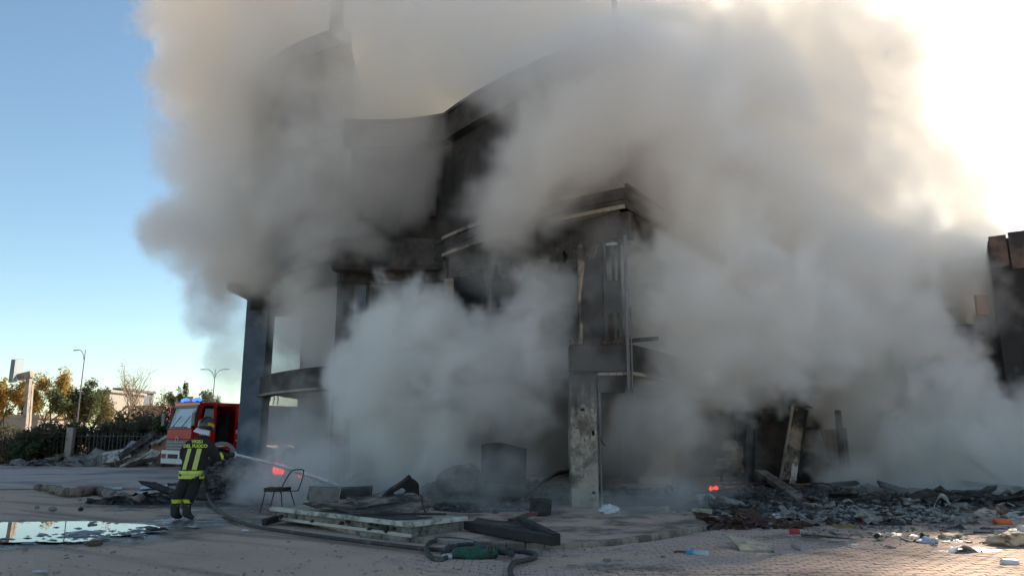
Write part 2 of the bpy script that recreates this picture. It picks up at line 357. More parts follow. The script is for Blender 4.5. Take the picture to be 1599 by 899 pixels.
# ------------------------------------------------------------------ THE BURNT BUILDING
K0 = Vector((2.6,16.3)); K1 = Vector((-2.0,21.0)); K2 = Vector((-5.2,21.4)); K3 = Vector((-9.3,27.2)); K4 = Vector((9.6,28.4))
ctr = thing('burnt_building', 'fire gutted concrete commercial building with curved tiers, corner column and charred fascias, wrapped in smoke', 'building', (0,22,0))
def curve2(a, b, bulge, n=8):
    a, b = Vector(a), Vector(b); d = b-a; nn = Vector((-d.y, d.x)).normalized()
    return [a+d*(i/n)+nn*bulge*4*(i/n)*(1-i/n) for i in range(n+1)]
S1 = curve2(K0, K1, .35); S2 = curve2(K1, K2, -.25, 6); S3 = curve2(K2, K3, .5); SR = curve2(K4, K0, .2, 8)
front = SR[:-1]+S1[:-1]+S2[:-1]+S3            # from the right rear, round the corner, to the left pier
def band(path, z0, z1, off, th, mb=None):
    """vertical band along a plan path, outer face pushed out by off"""
    mb = mb or MB(); n = len(path); O = []; I = []
    for i, p in enumerate(path):
        d = (path[min(i+1,n-1)]-path[max(i-1,0)]).normalized(); nn = Vector((-d.y, d.x))   # path runs right -> left, outside on its left
        O.append(p+nn*off); I.append(p+nn*(off-th))
    vs = [(p.x,p.y,z0) for p in O]+[(p.x,p.y,z1) for p in O]+[(p.x,p.y,z0) for p in I]+[(p.x,p.y,z1) for p in I]
    fs = []
    for i in range(n-1):
        fs += [(i,i+1,n+i+1,n+i),(2*n+i+1,2*n+i,3*n+i,3*n+i+1),(n+i,n+i+1,3*n+i+1,3*n+i),(i+1,i,2*n+i,2*n+i+1)]
    fs += [(0,n,3*n,2*n),(n-1,3*n-1,4*n-1,2*n-1)]
    return mb.add(vs, fs)
# outside must face the camera: for S1 (going left/back) the left normal of the walking direction points to -x-y
SOFF = mat('burnt_soffit', (.035,.034,.034), (.06,.057,.055), .9, 1.2, bump=.4, stain=(.012,.012,.013), stain_scale=.8, stain_amt=.6)
FASC = mat('charred_fascia_board', (.075,.068,.062), (.04,.038,.037), .85, 2.2, bump=.5, stain=(.016,.016,.017), stain_scale=.7, stain_amt=.7)
COPING = mat('scorched_coping', (.30,.265,.21), (.2,.18,.15), .85, 2.5, bump=.3, stain=(.045,.042,.04), stain_scale=.8, stain_amt=.45)
for seg, zt in ((SR,7.3),(S1,7.3),(S2,7.2),(S3,7.3)):
    band(seg, zt-.1, zt, .07, .5).build('coping', COPING if seg is S1 else FASC, ctr)
    for k in range(3):
        band(seg, zt-.50+k*.132, zt-.50+k*.132+.122, .03-.012*((k+1)%2), .12).build('fascia_board', FASC, ctr)
    band(seg, zt-.60, zt-.51, .06, .3).build('fascia_trim', COPING if seg in (S1,) else FASC, ctr)
    band(seg, 6.05, zt-.61, -.18, .25).build('lintel_band', SOFF, ctr)
    band(seg, 2.98, 3.58, 0, .35).build('edge_beam', SOOTC if seg is not S2 else BLUEST, ctr)
    band(seg, 2.90, 2.97, .05, .4).build('sill_strip', COPING, ctr)
inner = [p+(Vector((2,30))-p).normalized()*.5 for p in front]+[Vector((-9,40)), Vector((10,40))]
MB().prism([(p.x,p.y) for p in inner], 3.05, 3.35).build('floor_slab', SOFF, ctr)
MB().prism([(p.x,p.y) for p in inner], 6.75, 7.0).build('roof_slab', SOFF, ctr)
# left end box and pier
def column(name, x, y, w, d, z0, z1, m, bev=.03):
    mb = MB(); mb.lohi((x-w/2,y-d/2,z0), (x+w/2,y+d/2,z1)); return mb.build(name, m, ctr, bevel=bev)
PIERM = mat('blue_grey_pier', (.075,.105,.15), (.055,.08,.12), .8, 1, bump=.2, stain=(.03,.032,.036), stain_scale=.5, stain_amt=.5)
column('pier', -9.15, 26.6, .8, .8, 0, 6.7, PIERM)
COLM = mat('scorched_column_render', (.36,.32,.27), (.27,.24,.205), .9, 3, bump=.4, stain=(.12,.105,.09), stain_scale=1.8, stain_amt=.55)
COLT = mat('soot_black_render', (.05,.046,.043), (.02,.02,.02), .9, 1.6, bump=.4, stain=(.17,.15,.125), stain_scale=1.1, stain_amt=.25)
def sooted(m):
    t = m.node_tree; L = t.links.new; b = t.nodes['Principled BSDF']; old = b.inputs['Base Color'].links[0].from_socket
    g_ = t.nodes.new('ShaderNodeNewGeometry').outputs['Position']; sx = t.nodes.new('ShaderNodeSeparateXYZ'); L(g_, sx.inputs[0])
    n_ = t.nodes.new('ShaderNodeTexNoise'); n_.inputs['Scale'].default_value = 2.6; n_.inputs['Detail'].default_value = 6; n_.inputs['Roughness'].default_value = .65; mp_ = t.nodes.new('ShaderNodeMapping'); mp_.inputs['Scale'].default_value = (2,2,.5); L(g_, mp_.inputs[0]); L(mp_.outputs[0], n_.inputs['Vector'])
    a = t.nodes.new('ShaderNodeMath'); a.operation = 'MULTIPLY_ADD'; L(n_.outputs[0], a.inputs[0]); a.inputs[1].default_value = 2.6; L(sx.outputs[2], a.inputs[2])
    r_ = t.nodes.new('ShaderNodeMapRange'); L(a.outputs[0], r_.inputs[0]); r_.inputs[1].default_value = 3.1; r_.inputs[2].default_value = 3.9; r_.inputs[4].default_value = .96
    x = t.nodes.new('ShaderNodeMix'); x.data_type = 'RGBA'; L(r_.outputs[0], x.inputs[0]); L(old, x.inputs[6]); x.inputs[7].default_value = (.022,.021,.02,1); L(x.outputs[2], b.inputs['Base Color'])
sooted(COLM)
column('column', 1.57, 16.75, .6, .6, .06, 2.95, COLM, .035)
# flaked render on the lower column
rf = random.Random(3); mb = MB()
for k in range(26):
    z = rf.uniform(.3,2.2); x = 1.57+rf.uniform(-.24,.24); s_ = rf.uniform(.03,.1)
    mb.box((x,16.448,z), (s_,.008,s_*rf.uniform(.8,2.5)), (0,rf.uniform(-.4,.4),0))
mb.build('flaking_render', CONC, ctr, kind='stuff')
MB().tube([(1.93,16.5,.1),(1.93,16.5,2.6)], .03, 8).build('downpipe', GREYP, ctr)
MB().tube([(1.93,16.47,1.55),(1.96,16.42,1.45),(2.03,16.4,1.38)], .012, 6).build('cable', BLACKR, ctr)
mb = MB(); mb.lohi((1.27,16.25,2.97), (2.52,16.75,3.56)); mb.build('corner_beam', CHAR, ctr, bevel=.02)
mb = MB(); mb.lohi((1.9,16.45,2.52), (2.5,16.6,2.93)); mb.build('hanging_panel', SOFF, ctr)
mb = MB(); mb.lohi((1.9,16.36,2.9), (2.5,16.45,2.96)); mb.build('metal_flashing', STEEL, ctr)
mb = MB(); mb.bar((2.55,16.28,2.55), (2.57,16.28,6.05), .07, .07, (0,1,0)); mb.build('steel_post', GREYP, ctr)
mb = MB(); mb.bar((2.63,16.24,2.5), (2.64,16.24,4.4), .03, .03, (0,1,0)); mb.build('conduit', GREYP, ctr)
mb = MB(); mb.lohi((1.55,16.8,3.56), (2.1,17.3,6.05)); mb.build('upper_column', CHAR, ctr, bevel=.02)
# torn pale strip hanging down the upper column
mb = MB()
def strip(u, v):
    z = 3.6+u*2.35; w = .05+.06*math.exp(-((u-.8)/.14)**2)+.02*mn.noise(Vector((u*9,0,0)))
    x = 1.60+.045*mn.noise(Vector((u*3.2,1,0)))-.05*(1-u); return (x+(v-.5)*w*1.4, 16.72+.05*mn.noise(Vector((u*6,v*2,3))), z)
mb.sheet(strip, 26, 2, .012); mb.build('torn_strip', TANW, ctr)
# burnt window frame beside it
fx0, fx1, fz0, fz1, fy = 2.12, 2.5, 3.58, 6.0, 16.5
for a, b in (((fx0,fy,fz0),(fx0,fy,fz1)),((fx1-.05,fy,fz0),(fx1-.05,fy,fz1)),((fx0+.22,fy+.08,fz0),(fx0+.2,fy+.08,fz1))):
    MB().bar(a, b, .07, .06, (0,1,0)).build('window_frame', CHAR, ctr)
for z in (4.32, 5.0, 5.9): MB().bar((fx0,fy+.005,z),(fx1-.05,fy+.005,z+.02), .05, .06).build('window_rail', CHAR if z < 5.5 else STEEL, ctr)
MB().box((2.3,16.52,4.67), (.32,.02,.62), (0,0,.05)).build('window_panel', CHAR, ctr)
MB().bar((2.2,16.3,3.62),(3.35,16.9,3.78), .06, .09).build('fallen_batten', CHARW, ctr)
MB().bar((2.0,16.2,3.6),(2.7,16.5,3.64), .05, .05).build('fallen_batten', CHARW, ctr)
rt = random.Random(15)
for k in range(7):
    x = 1.3+k*.19+rt.uniform(-.05,.05); l_ = rt.uniform(.15,.55); MB().tube([(x,16.22,3.0),(x+rt.uniform(-.04,.04),16.2,3.0-l_*.5),(x+rt.uniform(-.12,.12),16.18,3.0-l_)], .008, 5).build('hanging_wire', CHAR, ctr)
for k in range(10):
    f_ = .12+.075*k; p = K0+(K1-K0)*f_; d = (K1-K0).normalized(); nn = Vector((-d.y,d.x)); c = p+nn*.3*(1+.3*math.sin(k)); z0 = 6.05; l_ = rt.uniform(.2,.8)
    mb = MB(); mb.sheet(lambda u, v: (c.x+d.x*(v-.5)*.5*(1-.4*u)+nn.x*.1*mn.noise(Vector((u*3,k,0))), c.y+d.y*(v-.5)*.5*(1-.4*u)+nn.y*.1*mn.noise(Vector((u*3,k,2))), z0-u*l_*(.7+.6*abs(mn.noise(Vector((v*4,k,5)))))), 6, 5, .015); mb.build('hanging_scrap', CHARW, ctr)
mb = MB()
for k in range(16):
    x = 1.28+rt.random()*1.25; mb.tube([(x,16.24,rt.uniform(3.45,3.58)),(x+rt.uniform(-.1,.1),16.2,rt.uniform(3.6,3.72)),(x+rt.uniform(-.25,.25),16.15,rt.uniform(3.6,3.85))], .007, 4)
mb.build('rebar', RUST, ctr, kind='stuff')
# charred slabs on the left of the beam, bricks showing
BRK = mat('sooty_brick', (.12,.09,.075), (.07,.06,.055), .9, 3, bump=.5)
k = 0
for i in range(9):
    for j in range(4):
        p = K0+(K1-K0)*(.2+.04*i+(.02 if j % 2 else 0)); mb = MB()
        d = (K1-K0).normalized(); nn = Vector((-d.y, d.x))
        c = p+nn*.05; mb.box((c.x, c.y, 3.06+j*.13), (.235,.06,.115), (0,0,math.atan2(d.y, d.x))); mb.build('brick', BRK, ctr)
# ground-floor and upper-floor inner walls, pilasters, remains
mb = MB(); mb.lohi((-8.6,30,0), (9.5,30.25,7)); mb.build('inner_wall', BROWNW, ctr)
for x, y in ((-2.0,21.6),(-5.0,22.0),(4.6,20.6),(-1.0,26),(4.0,26)): column('pilaster', x, y, .5, .5, 0, 6.9, SOOTC)
mb = MB(); mb.lohi((-1.95,20.95,3.6), (-1.7,21.15,6.05)); mb.build('plaster_pilaster', TANW, ctr)
mb = MB(); a = at(652,690,20.6); mb.lohi((a.x-.3,20.6,.1), (a.x+.3,20.75,2.1)); mb.build('door_panel', ORANGEW, ctr)
a = at(530,712,21); mb = MB(); mb.lohi((a.x-.09,20.9,0), (a.x+.09,21.1,2.9)); mb.build('timber_post', TANW, ctr)
mb = MB(); mb.lohi((-5.1,21.9,3.6), (-4.4,22.4,6.1)); mb.build('upper_pier', BLUEST, ctr)
mb = MB(); mb.lohi((-5.35,21.05,6.3), (-1.9,21.6,7.35)); mb.build('bay_parapet', SOFF, ctr, bevel=.2)
mb = MB(); mb.lohi((-9.4,26.2,6.0), (-5.4,27.6,6.55)); mb.build('wing_beam', SOFF, ctr)
for k in range(3): MB().tube([(-8.55+k*.13,26.3,3.05),(-8.5+k*.14,26.28,2.85),(-8.56+k*.15,26.3,2.65)], .02, 5).build('dangling_cable', BLACKR, ctr)
# upper tiers
TIER = mat('sooty_render_upper', (.055,.053,.052), (.035,.034,.034), .9, .6, bump=.3, stain=(.02,.02,.021), stain_scale=.35, stain_amt=.6)
backB = [Vector((-5.2,34)), Vector((11,34)), K4+Vector((.2,.2))]
plan_b = SR[1:-1]+S1[:-1]+S2
MB().prism([(p.x,p.y) for p in [q+(Vector((2,30))-q).normalized()*.35 for q in plan_b]+backB], 7.3, 10.6).build('upper_storey', TIER, ctr)
for seg in (SR, S1, S2):
    band(seg, 10.3, 11.05, .05, .5).build('upper_fascia', FASC, ctr); band(seg, 11.05, 11.15, .12, .6).build('upper_coping', FASC, ctr)
rw = random.Random(9)
def wall_windows(path, z0, z1, n, w):
    tot = (path[-1]-path[0])
    for i in range(n):
        p = path[0]+tot*((i+.5)/n); d = tot.normalized(); nn = Vector((-d.y, d.x)); c = p-nn*.22
        fr = MB(); fr.box((c.x,c.y,(z0+z1)/2), (w,.12,z1-z0), (0,0,math.atan2(d.y,d.x))); f = fr.build('window', CHAR, ctr)
wall_windows(S1, 8.0, 9.9, 3, 1.3); wall_windows(SR, 8.0, 9.9, 5, 1.4); wall_windows(S2, 8.0, 9.9, 2, 1.0)
C3 = curve2((-5.6,22.6), (-11.4,29.0), .9, 10)
MB().prism([(p.x,p.y) for p in C3]+[(-11.4,34),(-6.2,34),(-5.4,23.0)], 11.15, 14.3).build('third_storey', TIER, ctr)
band(C3, 14.3, 15.0, .1, .5).build('third_fascia', FASC, ctr)
MB().prism([(p.x,p.y) for p in C3]+[(-11.4,36),(-5.5,36),(-5.5,23.0)], 7.3, 11.1).build('wing_storey', TIER, ctr)
MB().tube([(2.75,18,10.6),(2.75,18,22)], .09, 8).build('mast', GREYP, ctr)
MB().lohi((-6.3,23.2,14.3),(-5.9,23.7,21)).build('chimney_stack', TIER, ctr)
mb = MB(); mb.lohi((-9.3,38,0), (8.5,92,20)); mb.build('added_shade_block', TIER, ctr)  # unseen mass added behind the building to keep sun off the left yard
# right-hand bay with a sloping roof edge, seen faintly through the smoke
RB = thing('building', 'pale grey building block with a slanting roof edge, half hidden behind the right hand smoke', 'building', (14,31,0))
mb = MB(); mb.prism([(14.2,31),(18.6,35.7),(18.6,44),(12.5,44),(12.5,33)], 0, 10.9); mb.build('wall', CONC, RB)
mb = MB(); mb.prism([(14.1,30.85),(18.8,35.6),(18.7,35.75),(14.1,31.1)], 10.9, 11.3); mb.build('roof_edge', SOOTC, RB)
for i in range(3):
    p = Vector((14.2,31)).lerp(Vector((18.6,35.7)), .2+.3*i); mb = MB(); mb.box((p.x,p.y,8.6), (1.1,.15,1.5), (0,0,math.atan2(4.7,4.4))); mb.build('window', CHAR, RB)
# far right wing: blackened wall with brown cladding along its top
RW = thing('building', 'soot blackened building with brown vertical cladding at the right edge of the view', 'building', (15,20,0))
WINGM = mat('blackened_wall', (.014,.014,.015), (.03,.029,.029), .85, 1, bump=.4, stain=(.06,.05,.045), stain_scale=.9, stain_amt=.25)
CLAD = mat('brown_cladding', (.17,.105,.08), (.11,.075,.06), .75, 1.5, bump=.2, stain=(.03,.026,.025), stain_scale=.7, stain_amt=.55)
wa = Vector((14.35,21.6)); wb = Vector((19.5,17.6)); wd = (wb-wa).normalized(); wn = Vector((wd.y,-wd.x))
if wn.y > 0: wn = -wn
MB().prism([(wa.x,wa.y),(wb.x,wb.y),(wb.x+8,wb.y+9),(wa.x+5.4,wa.y+9)], 0, 7.35).build('wall', WINGM, RW)
for i in range(12):
    a = wa+wd*(.02+.5*i); b = wa+wd*(.46+.5*i); o_ = .06+.02*(i % 2)
    zt = 7.45+.05*math.sin(i*2.1); zb = 5.6+.9*mn.noise(Vector((i*.7,2,0)))-(.0 if i > 1 else -.9)
    MB().prism([(a.x+wn.x*.01,a.y+wn.y*.01),(a.x+wn.x*o_,a.y+wn.y*o_),(b.x+wn.x*o_,b.y+wn.y*o_),(b.x+wn.x*.01,b.y+wn.y*.01)], zb, zt).build('cladding_panel', CLAD, RW)
mb = MB(); p = wa+wd*.05; mb.box((wa.x-.16,wa.y+.4,5.45), (.36,.12,.62)); mb.build('wall_remnant', ORANGEW, RW)
mb = MB(); mb.lohi((wa.x-1.3,wa.y+.6,4.5), (wa.x,wa.y+.9,4.9)); mb.build('edge_beam', CHAR, RW)
mb = MB(); mb.lohi((wa.x-6.6,wa.y+4.5,0), (wa.x+2.7,wa.y+4.8,7.5)); mb.build('recessed_wall', BROWNW, RW)  # recessed wall, lengthened to the left to block a sun leak

# ------------------------------------------------------------------ remains standing on the right of the column
def crumple(name, a, b, c, d, m, th=.02, amp=.05, seed=0, n=8, parent=None, fq=2.0):
    """crumpled rectangular sheet through four corners"""
    a, b, c, d = [Vector(q) for q in (a,b,c,d)]
    def fn(u, v):
        p = (a*(1-u)+b*u)*(1-v)+(d*(1-u)+c*u)*v
        q = p*fq+Vector((seed,seed*2,seed*3)); return p+Vector((mn.noise(q), mn.noise(q+Vector((9,0,0))), mn.noise(q+Vector((0,9,0)))))*amp
    return MB().sheet(fn, n, n, th).build(name, m, parent, smooth=False)
WY = 22.6
t = thing('wall_fragment', 'upright scrap of charred wall with pale flaking plaster and two black posts', 'wall fragment', at(1140,750,WY-.4))
crumple('board', at(1124,752,WY), at(1184,752,WY), at(1184,676,WY), at(1128,690,WY), CHAR, .06, .03, 1, 6, t)
rr = random.Random(5)
for k in range(7):
    x = rr.uniform(1130,1150); y = 698+k*8; a = at(x, y, WY-.07); s_ = rr.uniform(.18,.3)
    MB().blob(a, (s_,.03,s_*.8), k, .6, 2).build('plaster_patch', TANW if k % 3 else CONC, t)
for x in (1168,1182): MB().bar(at(x,760,WY-.12), at(x+1,672,WY-.12), .17, .12, (0,1,0)).build('post', CHAR, t)
crumple('brown_wall_sheet', at(1186,765,WY+.6), at(1238,765,WY+.6), at(1246,640,WY+.6), at(1190,640,WY+.6), BROWNW, .08, .05, 4, 6)
tag(bpy.data.objects['brown_wall_sheet'], 'flat dark brown wall sheet standing behind the sloping grey plank', 'wall sheet')
t = thing('leaning_panel', 'tall narrow scorched panel leaning upright with bent black top edge', 'panel', at(1235,750,22.2))
crumple('panel', at(1219,748,22.2), at(1246,750,22.2), at(1262,640,22.2), at(1238,636,22.2), PLY, .05, .05, 7, 8, t)
MB().bar(at(1218,750,22.1), at(1238,634,22.1), .07, .07, (0,1,0)).build('edge_strip', COPING, t)
MB().bar(at(1247,750,22.1), at(1260,640,22.1), .05, .06, (0,1,0)).build('edge_strip', CHAR, t)
crumple('bent_top', at(1236,634,22.1), at(1268,638,22.1), at(1250,631,22.4), at(1238,629,22.4), CHAR, .03, .06, 2, 5, t)
tag(crumple('crumpled_sheet', at(1230,757,21.4), at(1247,757,21.4), at(1243,716,21.8), at(1236,722,21.8), WHITEP, .01, .18, 11, 7), 'crumpled white sheet at the foot of the leaning panel', 'sheet')
tag(MB().bar(at(1187,736,22.2), gd(1255,789)+Vector((0,0,.1)), .3, .12).build('fallen_plank', RUBC), 'long grey plank sloping down to the debris under the leaning panel', 'plank')
t = thing('torn_metal_sheet', 'torn rusty red corrugated sheet hanging by a dark post', 'metal sheet', at(1305,755,22.2))
def corr(u, v):
    a = at(1281+8*v, 672, 22.4); b = at(1318, 668, 22.4); c = at(1316, 760, 22.2); d = at(1303, 756, 22.2)
    p = (a*(1-u)+b*u)*(1-v)+(d*(1-u)+c*u)*v; return p+Vector((0,.05*math.sin(u*28),0))
MB().sheet(corr, 28, 6, .015).build('sheet', RUST, t)
MB().bar(at(1319,762,22.0), at(1308,640,22.0), .15, .12, (0,1,0)).build('post', CHAR, t)
MB().bar(at(1328,758,22.0), at(1319,668,22.0), .07, .07, (0,1,0)).build('post', CHARW, t)

# ------------------------------------------------------------------ burnt debris underfoot (uncountable): mounds with thousands of chips
def mound(name, spots, m, seed, chips, chip_size, mats_name=None):
    """lumpy ground mounds (x, y, rx, ry, h) with broken pieces strewn over them, one mesh"""
    rnd = random.Random(seed); mb = MB()
    def h(x, y):
        z = 0
        for (cx, cy, rx, ry, hh) in spots:
            d = ((x-cx)/rx)**2+((y-cy)/ry)**2
            if d < 1: z = max(z, hh*(1-d)*(.65+.7*abs(mn.noise(Vector((x*1.3+seed,y*1.3,0))))+.35*mn.noise(Vector((x*4,y*4,seed)))))
        return z
    for (cx, cy, rx, ry, hh) in spots:
        n = 22
        def fn(u, v):
            r = u; t_ = v*2*math.pi; x = cx+rx*r*math.cos(t_); y = cy+ry*r*math.sin(t_); return (x, y, max(h(x,y), .0)+.012-(.05 if u > .99 else 0))
        P = [fn(i/n, j/40) for i in range(n+1) for j in range(40)]
        mb.add(P, [(i*40+j, i*40+(j+1) % 40, (i+1)*40+(j+1) % 40, (i+1)*40+j)[::-1] for i in range(n) for j in range(40)])
    area = [s_[2]*s_[3] for s_ in spots]
    for k in range(chips):
        (cx, cy, rx, ry, hh) = rnd.choices(spots, area)[0]
        r = math.sqrt(rnd.random())*1.12; t_ = rnd.uniform(0,6.283); x = cx+rx*r*math.cos(t_); y = cy+ry*r*math.sin(t_)
        s_ = chip_size*rnd.lognormvariate(0,.6)
        mb.box((x,y,h(x,y)+s_*.12+.02), (s_*rnd.uniform(.6,3.2), s_*rnd.uniform(.4,1), s_*rnd.uniform(.12,.5)), (rnd.uniform(-.5,.5), rnd.uniform(-.5,.5), rnd.uniform(0,6.28)), .35, rnd)
    return stuff(mb.build(name, m))
DEB = mat('charred_debris', (.022,.022,.023), (.085,.08,.076), .9, 9, bump=.6, stain=(.25,.20,.155), stain_scale=6, stain_amt=.34)
def sp(px, py, rx, ry, h):
    g = gd(px, py); return (g.x, g.y, rx, ry, h)
mound('burnt_debris', [sp(1180,782,2.2,1.6,.22), sp(1250,778,2.4,1.8,.26), sp(1330,775,2.2,1.4,.26), sp(1420,784,1.8,.9,.14), sp(1500,784,2.0,.9,.2), sp(1590,778,2.0,.8,.22),
     sp(1140,800,1.6,1.0,.14), sp(1230,805,2.2,1.1,.12), sp(1300,815,1.6,.8,.08), sp(1380,810,1.5,.7,.06)], DEB, 3, 9000, .042)
mound('burnt_debris', [sp(960,786,1.6,1.0,.3), sp(1050,786,1.7,1.0,.32), (.2,18.4,2.2,1.4,.5), (-1.9,18.0,1.8,1.3,.45), (-.6,16.2,1.3,.7,.22)], DEB, 5, 2600, .05)
mound('burnt_debris', [sp(420,760,2.2,1.8,.55), sp(360,756,1.6,1.6,.7), sp(500,766,2.0,1.6,.4), sp(330,772,1.2,.8,.3), sp(590,774,1.8,1.4,.45)], DEB, 8, 2200, .08)
DUST = mat('grit', (.30,.25,.21), (.13,.11,.10), .95, 9, bump=.3, c3=(.35,.33,.30))
rnd = random.Random(12); mb = MB()
for k in range(3600):
    y = 9+rnd.random()**1.4*15; x = rnd.uniform(-.72,.72)*y
    s_ = .0075*rnd.lognormvariate(0,.7); mb.box((x,y,.012+s_*.2), (s_*rnd.uniform(.7,2.2), s_, s_*.6), (rnd.uniform(-.3,.3),0,rnd.uniform(0,6.28)), .3, rnd)
stuff(mb.build('grit', DUST))
pl0 = None; rq = random.Random(61)
MARKS = [(1128,790,'the grey tin cylinder'),(1175,777,'the two black posts'),(1243,780,'the tall leaning panel'),(1305,782,'the torn rusty red sheet'),(1352,784,'the pale beige stone'),(1425,786,'the blue grey plate in the debris'),(1478,786,'the bent white pipe piece'),(1562,784,'the heap behind the orange container')]
for px, py, mk in MARKS:
    for w_, len_, dx, dy in (('long',1.45,-10,-6),('short',.6,16,8)):
        g = gd(px+dx+rq.uniform(-4,4), py+dy)
        if pl0 is None:
            mb = MB(); mb.sheet(lambda u, v: (1.0*(u-.5), .16*(v-.5)*(1+.5*mn.noise(Vector((u*4,3,0)))), .05*mn.noise(Vector((u*3,v,1)))), 8, 2, .05, (0,0,1)); o = pl0 = mb.build('charred_plank', CHARW)
        else: o = pl0.copy(); sc.collection.objects.link(o)
        o.location = (g.x, g.y, .22+rq.uniform(-.05,.10)); o.scale = (len_, rq.uniform(.7,2.2), 1); o.rotation_euler = (rq.uniform(-.5,.5), rq.uniform(-.4,.4), rq.uniform(-.9,.9))
        tag(o, w_+' charred plank half buried in black ash near '+mk, 'plank', 'charred planks in the ash')
for k, (px, py, lab) in enumerate(((1165,778,'twisted rusty rod arching out of the black ash near the two posts'),(1292,784,'bent thin rod standing in the ash under the torn red sheet'),(1385,790,'long bent wire lying over the ash by the pale batten'),(1545,790,'curved wire sticking out of the heap at the right'))):
    g = gd(px, py); pts = [g+Vector((-.6+.3*j, .1*math.sin(j*2+k), .12+.35*math.sin(j*.8+.4)*(1 if k < 2 else .6))) for j in range(5)]
    tag(MB().tube(smooth_path(pts,5), .014, 6).build('bent_rod', RUST if k % 2 == 0 else CHAR, smooth=True), lab, 'rod')
RED_DEB = mat('reddish_ash', (.11,.045,.03), (.06,.03,.022), .95, 6, bump=.7, stain=(.025,.02,.018), stain_scale=4, stain_amt=.4)
mound('reddish_debris', [sp(1150,815,.7,.4,.1), sp(1178,824,.9,.4,.07)], RED_DEB, 21, 500, .05)

# ------------------------------------------------------------------ fire engine (own axes: x forward, y to its left, z up)
hd = Vector((-.64,-.768,0)); lf = Vector((-hd.y, hd.x, 0))
nc = at(299,700,35.5); nc.z = 0
fe = thing('fire_engine', 'red fire engine with blue roof lights and white bumper, cab facing left behind the firefighter', 'fire engine', nc-lf*1.25)
fe.rotation_euler = (0,0,math.atan2(hd.y, hd.x)); LOCAL.add(fe.name)
RS = []
mb = MB()   # cab shell with a real door opening
mb.add([(0,-1.22,1.9),(0,1.22,1.9),(-.28,1.2,3.0),(-.28,-1.2,3.0),(-.9,1.22,1.9),(-.9,1.2,3.0),(-.9,-1.22,1.9),(-.9,-1.2,3.0)],
       [(2,5,7,3)])
mb.box((-.58,1.19,1.42),(1.12,.07,.95)); mb.box((-.58,-1.19,1.95),(1.12,.07,2.0)); mb.box((-2.05,0,3.08),(3.6,2.44,.14)); mb.box((-1.06,1.19,2.45),(.16,.07,1.2)); mb.box((-.3,1.19,2.5),(.12,.06,1.15),(0,-.24,0))
mb.box((-2.95,1.2,2.1),(1.55,.06,1.95)); mb.box((-2.1,-1.2,2.05),(3.4,.06,2.0)); mb.box((-3.86,0,2.0),(.06,2.4,2.1)); mb.box((-2.0,0,.98),(3.7,2.3,.12)); mb.box((-2.0,1.2,1.05),(.6,.06,.25))
mb.build('cab', REDP, fe)
for x0, x1 in ((-1.95,-1.2),):
    mb = MB(); mb.box(((x0+x1)/2-.1,.55,1.6),(.5,.9,1.0)); mb.box((x0+.05,.55,2.2),(.14,.9,.9)); mb.build('seat', NAVY, fe)
    mb = MB(); mb.box(((x0+x1)/2,-.2,2.0),(x1-x0,.05,1.9)); mb.build('interior_panel', NAVY, fe)
mb = MB(); mb.add([(.03,-1.08,1.93),(.03,1.08,1.93),(-.25,1.06,2.9),(-.25,-1.06,2.9)], [(0,1,2,3)]); mb.add([(-.02,-1.08,1.93),(-.02,1.08,1.93),(-.3,1.06,2.9),(-.3,-1.06,2.9)], [(3,2,1,0)])
mb.build('windscreen', WSCREEN, fe)
mb = MB(); mb.bar((.035,-1.15,1.9),(-.26,-1.13,2.98),.12,.06,(0,1,0)); mb.bar((.035,1.15,1.9),(-.26,1.13,2.98),.12,.06,(0,1,0)); mb.bar((-.24,-1.15,2.96),(-.24,1.15,2.96),.1,.14); mb.build('windscreen_frame', GREYP, fe)
mb = MB(); mb.box((0.0,0,1.66),(.1,2.4,.5)); mb.build('front_panel', ORANGEP, fe, bevel=.03)
mb = MB(); mb.box((0.03,0,1.15),(.12,2.36,.5)); mb.build('grille', GREYP, fe, bevel=.02)
for z in (1.0,1.14,1.28): MB().box((.1,0,z),(.04,2.0,.05)).build('grille_slat', STEEL, fe)
mb = MB(); mb.tube([(.12,.14*math.cos(a_),1.4+.14*math.sin(a_)) for a_ in [k*math.pi/8 for k in range(17)]], .018, 6); mb.build('front_emblem', SILVER, fe)
mb = MB(); mb.box((.1,0,.58),(.3,2.46,.64)); bp_ = mb.build('bumper', WHITE, fe, bevel=.05)
for s_ in (-1,1):
    mb = MB(); mb.box((.26,s_*.9,.62),(.02,.42,.22)); mb.build('headlight', GLASS, fe)
mb = MB(); mb.box((.26,0,.62),(.03,.95,.2)); mb.build('bumper_grille', BLACKR, fe)
mb = MB(); mb.box((.262,0,.37),(.02,.52,.11)); mb.build('number_plate', SILVER, fe)
mb = MB(); mb.box((-.45,0,3.19),(.3,1.6,.1)); lb = mb.build('light_bar', GREYP, fe)
BLUEL = emit('blue_beacon', (.03,.13,.9), 1.2)
for y_ in (-.62,.55):
    mb = MB(); mb.blob((-.45,y_,3.27),(.2,.3,.13),1,.02,2); mb.build('blue_lamp', BLUEL, lb, smooth=True)
mb = MB(); mb.add([(-.38,1.235,1.95),(-.98,1.235,1.95),(-.98,1.215,2.85),(-.56,1.215,2.85)], [(0,1,2,3)]); mb.build('side_window', WSCREEN, fe)
mb = MB(); mb.box((.12,1.5,2.35),(.12,.3,.62)); mb.box((0,1.35,2.72),(.06,.4,.05)); mb.build('mirror', GREYP, fe, bevel=.03)
mb = MB(); mb.box((.12,-1.5,2.35),(.12,.3,.62)); mb.box((0,-1.35,2.72),(.06,.4,.05)); mb.build('mirror', GREYP, fe, bevel=.03)
